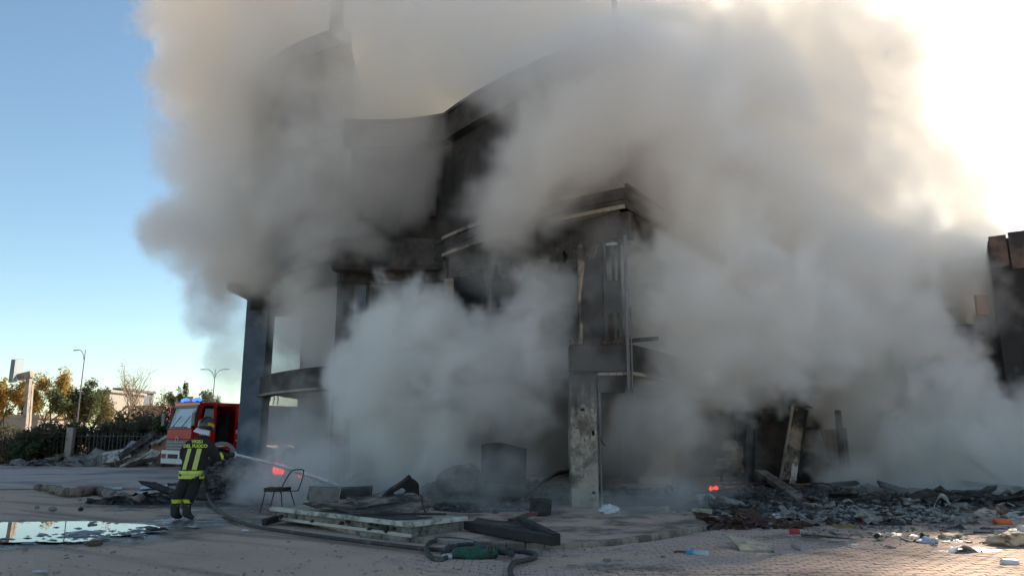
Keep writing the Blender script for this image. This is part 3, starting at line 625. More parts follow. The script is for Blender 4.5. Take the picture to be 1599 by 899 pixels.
mb = MB(); mb.box((.12,0,1.98),(.05,1.7,.04)); mb.bar((.1,-.6,1.98),(-.05,-.1,2.5),.03,.03); mb.bar((.1,.3,1.98),(-.05,.8,2.5),.03,.03); mb.build('wiper', BLACKR, fe)
mb = MB(); mb.box((-2.95,1.238,1.72),(1.5,.012,.2),(0,-.07,0)); mb.build('white_stripe', WHITE, fe)
mb = MB(); mb.box((-2.95,1.239,1.36),(1.5,.012,.07)); mb.build('white_stripe', WHITE, fe)
mb = MB(); mb.tube([(-2.45+.15*math.cos(a_),1.24,2.35+.15*math.sin(a_)) for a_ in [k*math.pi/8 for k in range(17)]], .022, 5)
mb.add([(-2.5,1.242,2.5),(-2.4,1.242,2.5),(-2.42,1.242,2.66),(-2.45,1.242,2.74),(-2.48,1.242,2.66)], [(0,1,2,3,4)]); mb.build('side_emblem', WHITEP, fe)
mb = MB(); mb.add([(-3.15,1.236,1.95),(-3.65,1.236,1.95),(-3.65,1.236,2.85),(-3.15,1.236,2.85)], [(0,1,2,3)]); mb.build('side_window', GLASS, fe)
def wheel(x, y):
    mb = MB(); r = .5
    prof = [(.16,.30),(.16,.44),(.12,.5),(-.12,.5),(-.16,.44),(-.16,.30)]; n = 24; vs = []; fs = []
    for k in range(n):
        a_ = 2*math.pi*k/n
        for (w_, q) in prof: vs.append((x+q*math.cos(a_), y+w_, .5+q*math.sin(a_)))
    m_ = len(prof)
    for k in range(n):
        for j in range(m_-1): fs.append((k*m_+j, k*m_+j+1, ((k+1) % n)*m_+j+1, ((k+1) % n)*m_+j))
    mb.add(vs, fs); w_ = mb.build('wheel', BLACKR, fe, smooth=True)
    mb = MB(); s_ = 1 if y > 0 else -1
    mb.tube([(x,y-.12*s_,.5),(x,y+.10*s_,.5)], [.31,.29], 20); mb.tube([(x,y+.1*s_,.5),(x,y+.17*s_,.5)], .1, 12); mb.build('rim', SILVER, w_)
    for k in range(8): pass
for x in (-1.55,-5.4):
    for y in (1.02,-1.02): wheel(x, y)
    mb = MB(); vs = []; fs = []; n = 14
    for k in range(n+1):
        a_ = math.pi*k/n
        for q in (.62,.80): vs.append((x+q*math.cos(a_), 1.27, .5+q*math.sin(a_)))
        for q in (.62,.80): vs.append((x+q*math.cos(a_), 1.0, .5+q*math.sin(a_)))
    for k in range(n):
        b = k*4; c = b+4
        fs += [(b,b+1,c+1,c),(b+1,b+3,c+3,c+1),(b+2,b,c,c+2),(b+3,b+2,c+2,c+3)]
    mb.add(vs, fs); mb.build('wheel_arch', WHITE, fe)
mb = MB(); mb.box((-3.5,0,.72),(7.0,.9,.3)); mb.build('chassis', BLACKR, fe)
mb = MB(); mb.box((-5.9,0,2.1),(3.9,2.46,2.0)); mb.build('equipment_body', REDP, fe, bevel=.03)
for k in range(3):
    mb = MB(); mb.box((-4.6-1.2*k,1.24,2.15),(1.05,.03,1.5)); sh = mb.build('roller_shutter', STEEL, fe)
    mb = MB()
    for j in range(14): mb.box((-4.6-1.2*k,1.262,1.46+j*.105),(1.0,.02,.08))
    mb.build('shutter_slats', STEEL, sh, kind='stuff')

# ------------------------------------------------------------------ firefighter (own axes: x to the photo's right, y away, z up)
ff = thing('firefighter', 'firefighter seen from behind in dark gear with yellow bands, hosing the fire', 'person', gd(278,811))
LOCAL.add(ff.name)
def skin(name, V, E, m, parent, root=0, sub=2, keep=False):
    """V: list of (x,y,z,rx,ry)"""
    me = bpy.data.meshes.new(name); bm = bmesh.new(); ly = bm.verts.layers.skin.verify(); vs = []
    for i, q in enumerate(V):
        v = bm.verts.new(q[:3]); v[ly].radius = (q[3], q[4] if len(q) > 4 else q[3]); v[ly].use_root = i == root; vs.append(v)
    for a, b in E: bm.edges.new((vs[a], vs[b]))
    bm.to_mesh(me); bm.free()
    o = bpy.data.objects.new(name, me); sc.collection.objects.link(o)
    md = o.modifiers.new('skin', 'SKIN'); md.use_smooth_shade = True; md.branch_smoothing = .6
    o.modifiers.new('sub', 'SUBSURF').levels = sub; o.modifiers['sub'].render_levels = sub
    dg = bpy.context.evaluated_depsgraph_get(); nm = bpy.data.meshes.new_from_object(o.evaluated_get(dg))
    o.modifiers.clear(); o.data = nm; nm.name = name; nm.materials.clear(); nm.materials.append(m)
    nm.polygons.foreach_set('use_smooth', [True]*len(nm.polygons))
    if parent is not None: o.parent = parent
    return o
PEL = (.20,.02,.93); CH = (.27,.05,1.30); NK = (.30,.07,1.54); HDV = (.34,.11,1.74)
# continuous body
skin('body', [(*PEL,.14,.11),(.23,.03,1.12,.13,.10),(*CH,.16,.11),(*NK,.06,.06),(*HDV,.095,.11),(.35,.12,1.84,.07,.09),
     (.06,.05,1.40,.05,.05),(-.02,.13,1.20,.035,.035),(.17,.42,1.16,.03,.03),(.475,.06,1.395,.05,.05),(.605,.14,1.16,.035,.035),(.735,.255,1.235,.03,.03),
     (.10,.02,.84,.085,.085),(-.02,-.02,.47,.06,.06),(-.095,.02,.12,.035,.035),(-.06,.10,.055,.03,.03),(.28,.04,.84,.085,.085),(.20,-.02,.46,.06,.06),(.13,.04,.12,.035,.035),(.19,.03,.055,.03,.03)],
     [(0,1),(1,2),(2,3),(3,4),(4,5),(2,6),(6,7),(7,8),(2,9),(9,10),(10,11),(0,12),(12,13),(13,14),(14,15),(0,16),(16,17),(17,18),(18,19)], SKIN, ff)
# trousers and jacket: continuous cloth shells over the body
skin('trousers', [(.20,.02,.93,.18,.15),(.11,.02,.80,.135,.14),(.04,-.01,.60,.115,.12),(-.03,-.02,.45,.105,.11),(-.09,.01,.26,.105,.115),(.28,.04,.80,.135,.14),(.25,.0,.60,.115,.12),(.21,-.02,.45,.105,.11),(.15,.02,.26,.108,.115)],
     [(0,1),(1,2),(2,3),(3,4),(0,5),(5,6),(6,7),(7,8)], NAVY2, ff)
def loft(mb, secs, n=28):
    vs = [(cx+rx*math.cos(2*math.pi*k/n), cy_+ry*math.sin(2*math.pi*k/n), z) for z, cx, cy_, rx, ry in secs for k in range(n)]
    fs = [(i*n+k, i*n+(k+1) % n, (i+1)*n+(k+1) % n, (i+1)*n+k) for i in range(len(secs)-1) for k in range(n)]
    mb.add(vs, fs+[tuple(range(n-1,-1,-1)), tuple(range((len(secs)-1)*n, len(secs)*n))])
mb = MB()
loft(mb, [(.77,.195,.02,.255,.165),(.86,.197,.02,.247,.16),(.95,.20,.02,.24,.155),(1.15,.225,.03,.238,.15),(1.30,.255,.045,.252,.155),(1.40,.27,.05,.255,.145),(1.47,.285,.06,.20,.125),(1.53,.30,.07,.125,.105),(1.60,.31,.08,.10,.10)])
for arm in ([(.07,.05,1.405,.095),(-.02,.09,1.29,.095),(-.03,.16,1.17,.09),(.05,.30,1.14,.078),(.17,.42,1.16,.062)], [(.46,.06,1.40,.10),(.55,.10,1.27,.096),(.605,.14,1.165,.09),(.68,.21,1.19,.073),(.735,.255,1.235,.06)]):
    q_ = smooth_path([Vector(a[:3]) for a in arm], 3); r_ = [arm[min(k//3, len(arm)-1)][3]*(1-(k % 3)/3)+arm[min(k//3+1, len(arm)-1)][3]*(k % 3)/3 for k in range(len(q_))]
    mb.tube(q_, r_, 18)
    mb.blob(arm[0][:3], arm[0][3]*1.02, 0, 0, 2)
jk = mb.build('jacket', NAVY, ff, smooth=True)
md = jk.modifiers.new('remesh', 'REMESH'); md.mode = 'VOXEL'; md.voxel_size = .014; md.use_smooth_shade = True
jk.modifiers.new('smooth', 'SMOOTH').iterations = 6
nm = bpy.data.meshes.new_from_object(jk.evaluated_get(bpy.context.evaluated_depsgraph_get())); jk.modifiers.clear(); jk.data = nm; nm.materials.clear(); nm.materials.append(NAVY)
for v in nm.vertices:      # folds in the cloth
    p = v.co; v.co = p+v.normal*(.010*mn.noise(Vector((p.x*6,p.y*6,p.z*11)))+.006*mn.noise(Vector((p.x*15,p.y*15,p.z*24))))
nm.polygons.foreach_set('use_smooth', [True]*len(nm.polygons))
# bands of tape lie on the cloth: project them on the jacket and trouser meshes
bv = BVHTree.FromPolygons([v.co for v in jk.data.vertices], [p.vertices[:] for p in jk.data.polygons])
tr = bpy.data.objects['trousers']
bvt = BVHTree.FromPolygons([v.co for v in tr.data.vertices], [p.vertices[:] for p in tr.data.polygons])
def ring(tree, cx, cyy, z0, z1, name, m, rad=.8, n=40, tilt=0):
    mb = MB(); vs = []
    for k in range(n):
        a_ = 2*math.pi*k/n; d = Vector((math.cos(a_), math.sin(a_), 0))
        for z in (z0, z1):
            zz = z+tilt*math.cos(a_); o = Vector((cx,cyy,zz))+d*rad; h = tree.ray_cast(o, -d)
            p = h[0] if h[0] is not None else Vector((cx,cyy,zz))+d*.1
            if (p-Vector((cx,cyy,zz))).length > .36: p = Vector((cx,cyy,zz))+d*.2
            vs.append(p+d*.007)
    mb.add(vs, [(2*k, 2*((k+1) % n), 2*((k+1) % n)+1, 2*k+1) for k in range(n)]); return mb.build(name, m, ff, smooth=True)
ring(bv, .19,.02,.775,.835, 'reflective_band', YELLOW); ring(bv, .195,.02,.84,.865, 'reflective_band', YELLOWG); ring(bv, .20,.02,.87,.925, 'reflective_band', YELLOW)
ring(bvt, -.075,.008,.31,.385, 'reflective_band', YELLOW, .16, 24); ring(bvt, .155,.015,.315,.385, 'reflective_band', YELLOW, .13, 24)
def back_strip(x0, z0, x1, z1, w, m, dy=0):
    mb = MB(); vs = []; n = 10
    for k in range(n+1):
        t_ = k/n; x = x0+(x1-x0)*t_; z = z0+(z1-z0)*t_
        for s_ in (-1,1):
            h = bv.ray_cast(Vector((x+s_*w/2,-1,z)), Vector((0,1,0))); p = h[0] if h[0] is not None else Vector((x,-.1,z)); vs.append(p+Vector((0,-.006-dy,0)))
    mb.add(vs, [(2*k,2*k+1,2*k+3,2*k+2) for k in range(n)]); return mb.build('reflective_stripe', m, ff, smooth=True)
for (x0,z0,x1,z1) in ((.085,.945,.15,1.345),(.285,.945,.345,1.345)):
    back_strip(x0,z0,x1,z1,.085,YELLOW); back_strip(x0,z0+.005,x1,z1-.005,.032,YELLOWG,.004)
# cuff band on the right forearm
ca = Vector((.64,.17,1.175)); cb_ = Vector((.675,.205,1.19)); mb = MB(); mb.tube([ca, cb_], [.088,.084], 16, False); mb.build('reflective_band', YELLOW, ff, smooth=True)
def lettering(txt, loc, size, rot, m, parent, sx=1):
    c = bpy.data.curves.new('lettering', 'FONT'); c.body = txt; c.size = size; c.align_x = 'CENTER'; c.extrude = .002; c.offset = .003
    o = bpy.data.objects.new('lettering', c); sc.collection.objects.link(o); o.location = loc; o.rotation_euler = rot; o.scale = (sx,1,1); c.materials.append(m)
    dg = bpy.context.evaluated_depsgraph_get(); me = bpy.data.meshes.new_from_object(o.evaluated_get(dg)); M_ = o.matrix_basis.copy(); bpy.data.objects.remove(o)
    o = bpy.data.objects.new('lettering', me); sc.collection.objects.link(o); o.matrix_basis = M_
    if parent is not None: o.parent = parent
    return o
yb = lambda x, z: (bv.ray_cast(Vector((x,-1,z)), Vector((0,1,0)))[0] or Vector((0,-.12,0))).y
lettering('VIGILI', (.275, min(yb(.2,1.47),yb(.34,1.47),yb(.275,1.47))-.012, 1.452), .085, (R(80),0,0), YELLOW, ff)
lettering('DEL FUOCO', (.265, min(yb(.12,1.39),yb(.40,1.39),yb(.27,1.39))-.012, 1.368), .085, (R(86),0,0), YELLOW, ff)
# boots
for (x, y, q) in ((-.095,.02,0),(.13,.04,1)):
    skin('boot', [(x,y,.36,.10),(x,y,.22,.095),(x,y,.10,.09),(x-.015,y-.045,.052,.058),(x+.04+.03*q,y+.10-.08*q,.056,.066,.055),(x+.06+.10*q,y+.20-.17*q,.048,.052,.045)], [(0,1),(1,2),(2,3),(2,4),(4,5)], BLACKR, ff)
    bo = bpy.data.objects[[o_.name for o_ in ff.children if o_.name.startswith('boot')][-1]]; zm = min(v.co.z for v in bo.data.vertices)
    for v in bo.data.vertices:
        if v.co.z < .2: v.co.z -= (zm+.004)*(1-max(0,v.co.z)/.2)
# helmet with comb, visor, yellow marks and a silver neck flap
hc = HDV; T = Matrix.Translation(Vector((.345,.12,1.79))) @ Euler((R(-8),R(14),R(-25))).to_matrix().to_4x4()
def tr_build(mb, *a, **k):
    mb.v = [T @ v for v in mb.v]; return mb.build(*a, **k)
bm = bmesh.new(); bmesh.ops.create_uvsphere(bm, u_segments=24, v_segments=14, radius=1)
mb = MB(); mb.add([(v.co.x*.135, v.co.y*.165, max(v.co.z,-.45)*.165) for v in bm.verts], [tuple(v.index for v in f.verts) for f in bm.faces]); bm.free()
HELM = mat('helmet_black', (.02,.02,.022), (.03,.03,.03), .35, 4, bump=.02, coat=.3)
hs = tr_build(mb, 'helmet', HELM, ff, smooth=True)
mb = MB(); mb.sheet(lambda u, v: ((v-.5)*.02, -.17+u*.34, .172*math.sqrt(max(0,1-((u-.5)*2)**2*.9))+.005), 14, 1, .02); tr_build(mb, 'helmet_comb', HELM, ff)
mb = MB(); mb.sheet(lambda u, v: (.142*math.cos(math.pi*u)*(1+.12*v), .09+.09*math.sin(math.pi*u)*(1+.5*v), -.03-.03*v), 14, 2, .008); tr_build(mb, 'visor', GLASS, ff, smooth=True)
for s_ in (-1,1):
    mb = MB(); mb.sheet(lambda u, v: (s_*(.120+.018*(1-abs(u-.5))), -.09+u*.17, .03+.06*v-.05*abs(u-.4)), 8, 2, .008); tr_build(mb, 'yellow_mark', mat('helmet_yellow', (.62,.42,.03), (.5,.33,.02), .4, 8, bump=0), ff)
mb = MB(); mb.sheet(lambda u, v: ((.135+.05*v)*math.cos(math.pi*(1.0+u)), (.15+.06*v)*math.sin(math.pi*(1.0+u))+.02, -.065-.10*v), 16, 3, .008); tr_build(mb, 'neck_flap', mat('silver_cloth', (.62,.65,.68), (.5,.52,.56), .35, 9, bump=.3, metal=.2), ff, smooth=True)
# gloved hands: palm and five bent fingers closed round the nozzle
NOZ_A = Vector((.70,.20,1.22)); NOZ_B = Vector((.88,.36,1.215)); nd = (NOZ_B-NOZ_A).normalized()
def glove(wrist, on, side):
    """palm from the wrist to the grip point, fingers curling round the nozzle axis nd"""
    u_ = Vector((0,0,1)); s_ = nd.cross(u_).normalized()*side; V = []; E = []
    V.append((*wrist,.045)); V.append((*((wrist+on)/2+s_*.03),.045,.03)); V.append((*(on+s_*.045),.042,.026)); E += [(0,1),(1,2)]
    o = skin('glove', V, E, BLACKR, ff, 0, 2)
    for k in range(4):
        b = on+s_*.045+nd*(.03-.022*k); L_ = (.075,.085,.08,.062)[k]
        pts = [b, b-u_*.03+s_*.004, b-u_*.04-s_*L_*.6, b-u_*.012-s_*L_*.95]
        skin('finger', [(*q,.0105-.001*j) for j, q in enumerate(pts)], [(0,1),(1,2),(2,3)], BLACKR, o, 0, 1)
    b = on+s_*.03+nd*.045
    skin('thumb', [(*q,.012-.0015*j) for j, q in enumerate((b-nd*.03, b+u_*.022, b+u_*.034-s_*.03, b+u_*.03-s_*.06))], [(0,1),(1,2),(2,3)], BLACKR, o, 0, 1)
glove(Vector((.735,.255,1.235)), NOZ_A+nd*.07, 1)
glove(Vector((.25,.40,1.17)), NOZ_A+nd*(-.36)+Vector((0,.06,-.03)), -1) if False else glove(Vector((.17,.42,1.16)), Vector((.30,.40,1.19)), -1)
# nozzle, hose and water jet are things of their own
B0 = Vector(ff.location)
mb = MB(); a, b = B0+NOZ_A, B0+NOZ_B
mb.tube([a-nd*.16, a, a+nd*.05, a+nd*.14, a+nd*.19, b], [.028,.028,.04,.036,.05,.052], 14); nz_ = tag(mb.build('hose_nozzle', BLACKR, smooth=True), 'black hose nozzle held in the gloved hand of the firefighter', 'nozzle')
MB().tube([b-nd*.02, b+nd*.02], [.056,.05], 14).build('nozzle_ring', WHITE, nz_)
MB().tube([a+nd*.02-Vector((0,0,.03)), a+nd*.0-Vector((0,0,.15))], [.018,.022], 8).build('grip', BLACKR, nz_)
JET = bpy.data.materials.new('water_spray'); JET.use_nodes = True; t = JET.node_tree; bb = t.nodes['Principled BSDF']
bb.inputs['Base Color'].default_value = (.8,.84,.88,1); bb.inputs['Roughness'].default_value = .6
n_ = t.nodes.new('ShaderNodeTexNoise'); n_.inputs['Scale'].default_value = 6; n_.inputs['Detail'].default_value = 6; r_ = t.nodes.new('ShaderNodeMapRange'); r_.inputs[1].default_value = .3; r_.inputs[2].default_value = .7; r_.inputs[3].default_value = .4; r_.inputs[4].default_value = .95
t.links.new(n_.outputs[0], r_.inputs[0]); t.links.new(r_.outputs[0], bb.inputs['Alpha'])
je = at(548,768,18.4); rj = random.Random(2); mb = MB(); j0 = b+nd*.03
pts = []; rad = []
for k in range(30):
    t_ = k/29; p = j0.lerp(je, t_)+Vector((0,0,.28*t_*(1-t_))); pts.append(p); rad.append(.022+.045*t_+.008*mn.noise(Vector((k*.9,0,0))))
mb.tube(pts, rad, 10)
for k in range(900):
    t_ = rj.random()**.8; p = j0.lerp(je, t_)+Vector((0,0,.28*t_*(1-t_))); q = .02+.16*t_*t_
    mb.box(p+Vector((rj.gauss(0,q*.5),rj.gauss(0,q*.5),rj.gauss(0,q*.5)-.05*t_)), [rj.uniform(.004,.02)]*3, (rj.random(),rj.random(),rj.random()))
stuff(mb.build('water_jet', JET, smooth=True))

def hose(name, pxs, label, r=.034, zoff=None, first=None):
    pts = []
    for i, q in enumerate(pxs):
        if len(q) == 2: g = gd(*q); g.z = r+.012
        elif isinstance(q, Vector): g = q
        else: g = gd(q[0], q[1], q[2])
        pts.append(g)
    path = smooth_path(pts, 8); o = tag(MB().tube(path, r, 10).build(name, HOSEM, smooth=True), label, 'hose'); return o
g_ = B0+NOZ_A-nd*.15
def v3(v): return v
hose('fire_hose', [g_, B0+Vector((.42,.12,1.02)), B0+Vector((.44,.10,.72)), (322,765,.30), (330,785,.08), (345,802), (365,814), (400,826), (450,834), (520,844), (600,854), (650,860), (690,863), (712,861)],
     'long black fire hose running from the firefighter to the green cloth in the foreground', .032)
hose('fire_hose', [(700,874), (688,879), (675,876), (667,866), (668,855), (680,848), (700,846), (730,849), (752,856), (768,860), (800,864), (826,867), (837,872), (828,878), (806,883), (798,890), (797,900), (803,912), (815,925)],
     'black hose looped round the silver coupling and leaving at the bottom edge', .034)
hose('fire_hose', [(692,873), (693,864), (700,858), (716,855), (738,854), (756,858), (770,863), (785,868), (797,867), (800,864.5,.10), (790,861,.11), (770,857,.10), (748,853,.06)],
     'shorter black hose doubled back beside the green cloth bundle', .03)
mb = MB(); g = gd(697,875); mb.tube([g+Vector((-.05,.02,.05)), g+Vector((-.02,0,.05)), g+Vector((.03,0,.05)), g+Vector((.08,-.01,.05))], [.034,.04,.046,.036], 12)
cp = tag(mb.build('hose_coupling', SILVER, smooth=True), 'silver metal hose coupling lying at the left end of the green cloth', 'coupling')
mb = MB(); mb.box(g+Vector((-.02,.05,.10)), (.12,.03,.05)); mb.build('lug', BLACKR, cp)
mb = MB(); ga = gd(738,874); 
def bundle(u, v):
    t_ = v*2*math.pi; x = -.27+.60*u; r_ = (.03+.085*math.sin(math.pi*min(1,u*.9+.08))**.7)*(1+.25*mn.noise(Vector((u*6,math.cos(t_)*1.4,math.sin(t_)*1.4))))
    return (ga.x+x, ga.y+r_*1.15*math.cos(t_)+.03*u, max(.02, .08+r_*.85*math.sin(t_)))
P = [bundle(i/26, j/24) for i in range(27) for j in range(24)]
mb.add(P, [(i*24+j, i*24+(j+1) % 24, (i+1)*24+(j+1) % 24, (i+1)*24+j)[::-1] for i in range(26) for j in range(24)]); mb.add(P[:24], [tuple(range(24))]); mb.add(P[-24:], [tuple(range(23,-1,-1))])
gb = tag(mb.build('cloth_bundle', GREENC, smooth=True), 'crumpled green cloth bundle lying among the hose loops', 'cloth')
mb = MB()
for k in range(3): mb.tube([Vector((ga.x+.20+.04*k+.02*math.cos(a_), ga.y+.02+.095*math.cos(a_), .09+.08*math.sin(a_))) for a_ in [j*math.pi/8 for j in range(17)]], .014, 6)
mb.build('strap', mat('olive_webbing', (.06,.09,.05), (.04,.06,.035), .9, 9, bump=.3), gb)

# ------------------------------------------------------------------ the charred chair
cg = gd(440,799); ch = thing('chair', 'burnt stacking chair with thin bent metal frame standing in the smoke', 'chair', cg); LOCAL.add(ch.name)
ch.rotation_euler = (0,0,R(-12))
mb = MB()
def seat_fn(u, v): return (-.34+.42*u, -.2+.4*v, .47+.02*mn.noise(Vector((u*4,v*4,1)))-.03*u*(1-u))
mb.sheet(seat_fn, 8, 8, .075); mb.build('seat', mat('burnt_seat', (.05,.03,.025), (.09,.05,.04), .9, 8, bump=.8, stain=(.015,.014,.014), stain_scale=5, stain_amt=.5), ch)
FRAME = mat('burnt_tube', (.03,.032,.036), (.08,.06,.05), .6, 9, bump=.2, metal=.5)
for y in (-.19,.19):
    MB().tube([(-.30,y,.45),(-.40,y,0)], .012, 8).build('leg', FRAME, ch)
    MB().tube([(.06,y,.45),(.12+.12*(y>0),y,0)], .012, 8).build('leg', FRAME, ch)
mb = MB(); mb.tube(smooth_path([Vector(q) for q in ((.04,-.19,.40),(.12,-.19,.62),(.24,-.185,.82),(.29,-.16,.87),(.35,0,.885),(.36,.14,.87),(.36,.185,.83),(.32,.19,.62),(.24,.19,.42))], 5), .013, 8); mb.build('back_frame', FRAME, ch, smooth=True)
MB().tube([(.06,-.19,.44),(.26,.19,.43)], .011, 6).build('stretcher', FRAME, ch)
MB().tube([(-.32,-.19,.45),(.06,-.19,.44)], .011, 6).build('stretcher', FRAME, ch)

# ------------------------------------------------------------------ fallen sandwich panel with burnt boards on it
A = gd(640,839,.07); Bc = gd(729,827,.07); d1 = (Bc-A); d1.z = 0; ll = d1.length; d1.normalize(); d2 = Vector((-d1.y, d1.x, 0)); LL = 3.95
sp_ = thing('sandwich_panel', 'big fallen sandwich panel with pale metal edge and crumbling fibre core, lying by the kerb', 'panel', A)
def slab(u0, u1, v0, v1, z0, z1): 
    q = lambda u, v, z: A+d1*u+d2*v+Vector((0,0,z))
    return [q(u0,v0,z0),q(u1,v0,z0),q(u1,v1,z0),q(u0,v1,z0),q(u0,v0,z1),q(u1,v0,z1),q(u1,v1,z1),q(u0,v1,z1)]
CORE = mat('fibre_core', (.24,.215,.17), (.11,.095,.08), .95, 8, bump=1.0, bscale=26, c3=(.42,.40,.36), stain=(.04,.037,.033), stain_scale=3, stain_amt=.4)
mb = MB()
def core_fn(u, v):
    p = A+d1*(.03+(ll-.06)*u)+d2*(.03+(LL-.06)*v); p.z = .1; return p
n1, n2 = 10, 34; P = []
for zi, z in enumerate((.07,.13,.19,.24)):
    for k in range(2*(n1+n2)):
        if k < n1: u, v = k/n1, 0
        elif k < n1+n2: u, v = 1, (k-n1)/n2
        elif k < 2*n1+n2: u, v = 1-(k-n1-n2)/n1, 1
        else: u, v = 0, 1-(k-2*n1-n2)/n2
        p = A+d1*(.05+(ll-.1)*u)+d2*(.05+(LL-.1)*v); p.z = z+.1*0
        nzv = mn.noise(Vector((p.x*5,p.y*5,z*14)))*.05; c = A+d1*ll/2+d2*LL/2; o_ = (p-c); o_.z = 0; P.append(p+o_.normalized()*nzv)
N_ = 2*(n1+n2); mb.add(P, [(zi*N_+k, zi*N_+(k+1) % N_, (zi+1)*N_+(k+1) % N_, (zi+1)*N_+k) for zi in range(3) for k in range(N_)]); mb.build('core', CORE, sp_)
mb = MB(); mb.hexa(slab(0,ll,0,LL,.172,.205)); mb.build('top_skin', BEIGE, sp_, bevel=.006)
mb = MB(); mb.hexa(slab(-.015,.05,-.01,LL,.15,.222)); mb.build('edge_trim', WHITEP, sp_, bevel=.008)
mb = MB(); mb.hexa(slab(.052,ll,-.015,.05,.15,.22)); mb.build('edge_trim', WHITEP, sp_, bevel=.008)
mb = MB(); mb.hexa(slab(.02,.04,.0,LL-.3,-.0,.05)); mb.build('lower_rail', SILVER, sp_)
rr = random.Random(8)
for k in range(9):
    v = .2+rr.random()*3.4; mb = MB(); p = A-d1*.012+d2*v; mb.blob((p.x+d1.x*.035,p.y+d1.y*.035,rr.uniform(.12,.2)), (.05,.05,rr.uniform(.02,.06)), k, .4, 1); mb.build('burn_hole', CHAR, sp_)
q = lambda u, v, z: A+d1*u+d2*v+Vector((0,0,z))
tag(crumple('scorched_board', q(.2,1.2,.25), q(1.35,.9,.26), q(1.5,2.9,.32), q(.15,3.0,.30), PLY, .018, .10, 3, 12), 'warped scorched plywood sheet lying on the big fallen panel', 'board')
tag(crumple('scorched_board', q(.5,2.0,.34), q(1.75,1.4,.36), q(2.1,2.4,.42), q(.9,2.9,.40), PLY, .015, .14, 6, 10), 'buckled grey brown board humped on top of the fallen panel', 'board')
tag(crumple('scorched_board', q(.12,.5,.225), q(.75,.3,.23), q(.6,1.6,.25), q(.12,1.7,.235), CHARW, .012, .04, 9, 8), 'thin black burnt sheet on the front end of the fallen panel', 'board')
g = gd(500,797); tag(MB().box(Vector((g.x,g.y+.2,.33)), (.62,.5,.3), (0,.06,.35), .06, rr).build('masonry_block', RUBC, bevel=.02), 'pale square masonry block at the left end of the fallen panel', 'block')
g = gd(545,793); tag(MB().box(Vector((g.x+.1,g.y+.25,.33)), (.7,.4,.22), (.05,-.05,.2), .1, rr).build('masonry_block', SOOTC, bevel=.02), 'dark sooty block right behind the pale square block', 'block')
tag(MB().bar(gd(412,820)+Vector((0,0,.06)), at(497,792,gd(497,805).y), .10, .12).build('charred_beam', CHARW, bevel=.015), 'charred black timber sloping from the ground up onto the left end of the fallen panel', 'timber')
tag(MB().bar(gd(450,806)+Vector((0,0,.16)), gd(510,803)+Vector((0,0,.20)), .12, .05).build('broken_lath', PLY), 'short grey lath beside the sloping charred timber', 'lath')
p0 = q(.95,.75,.225); tag(MB().tube([p0+Vector((.05,0,0)), p0+Vector((.0,0,.1)), p0+Vector((-.05,.02,.3))], .014, 6).build('bent_rod', CHAR), 'thin bent black rod sticking up from the fallen panel', 'rod')
tag(MB().bar(q(.1,1.35,.25), q(1.1,.35,.24), .05, .035).build('burnt_strip', CHAR), 'long thin black strip lying slantwise across the fallen panel', 'strip')
# curled black shell behind it
cs = thing('burnt_shell', 'black curled burnt plastic shell with a hole, rearing up behind the fallen panel', 'burnt shell', gd(615,788))
def shell(u, v):
    a_ = at(592,786,15.8); b_ = at(640,741,16.2); p = a_.lerp(b_, u); w = .35*math.sin(math.pi*min(1,u*.85+.12))
    c = Vector((.55,.2,-.55))*(v)*(.4+w*1.6); return p+c*(1-.3*u)+Vector((0,.25*math.sin(v*3),.05*math.sin(u*5)+.05*mn.noise(p*3)))
P = []; mb = MB(); nx, ny = 14, 10
mb.sheet(shell, nx, ny, .03)
hole = set(); mb.f = [f for i, f in enumerate(mb.f) if not (i < 2*nx*ny and (i//2)//ny in (5,6,7,8) and (i//2) % ny in (1,2))]
mb.build('shell', CHAR, cs, smooth=True); MB().tube([shell(k/12, 0)+Vector((0,0,.02)) for k in range(13)], .045, 8).build('rim', CHARW, cs, smooth=True)
# charred flat board in front, right of the panel
t = thing('burnt_pallet', 'flat charred timber panel with thick black border lying on the pavement', 'burnt panel', gd(800,832))
zl = .1
E0, E1, E2, E3 = gd(735,819,zl+.05), gd(868,846,zl+.05), gd(812,815,zl+.05), gd(745,808,zl+.05)
crumple('board', E0, E1, E2, E3, CHARW, .03, .03, 2, 10, t)
MB().bar(E0+Vector((-.05,0,0)), E1+Vector((0,0,.02)), .16, .13).build('border', CHAR, t); MB().bar(E2+Vector((0,0,.03)), E1+Vector((0,0,.05)), .12, .13).build('border', CHAR, t)
# charred armchair
ac = thing('armchair', 'charred armchair with tall rounded back dimly seen in the smoke left of the column', 'armchair', at(782,785,16.9)); ac.location.z = .1
ax = ac.location
mb = MB(); mb.sheet(lambda u, v: (ax.x-.42+.95*u, ax.y+.15+.18*math.cos((u-.5)*2.6)-.1*v, .45+v*(.86+.12*math.sin(math.pi*min(1,u*.9+.2)))), 12, 10, .16); mb.build('backrest', CHAR, ac, smooth=True)
MB().box((ax.x,ax.y-.15,.42), (.85,.65,.25), (0,.04,.05), .06, rr).build('seat', CHAR, ac, bevel=.05)
for s_ in (-1,1): MB().box((ax.x+s_*.46,ax.y-.1,.55), (.16,.7,.5), (0,.03,0), .06, rr).build('arm', CHAR, ac, bevel=.05)
tag(MB().blob(at(722,765,17.2), (.6,.4,.55), 4, .3, 3).build('burnt_cabinet', DEB, smooth=False), 'lumpy burnt black heap to the left of the charred armchair', 'burnt heap')
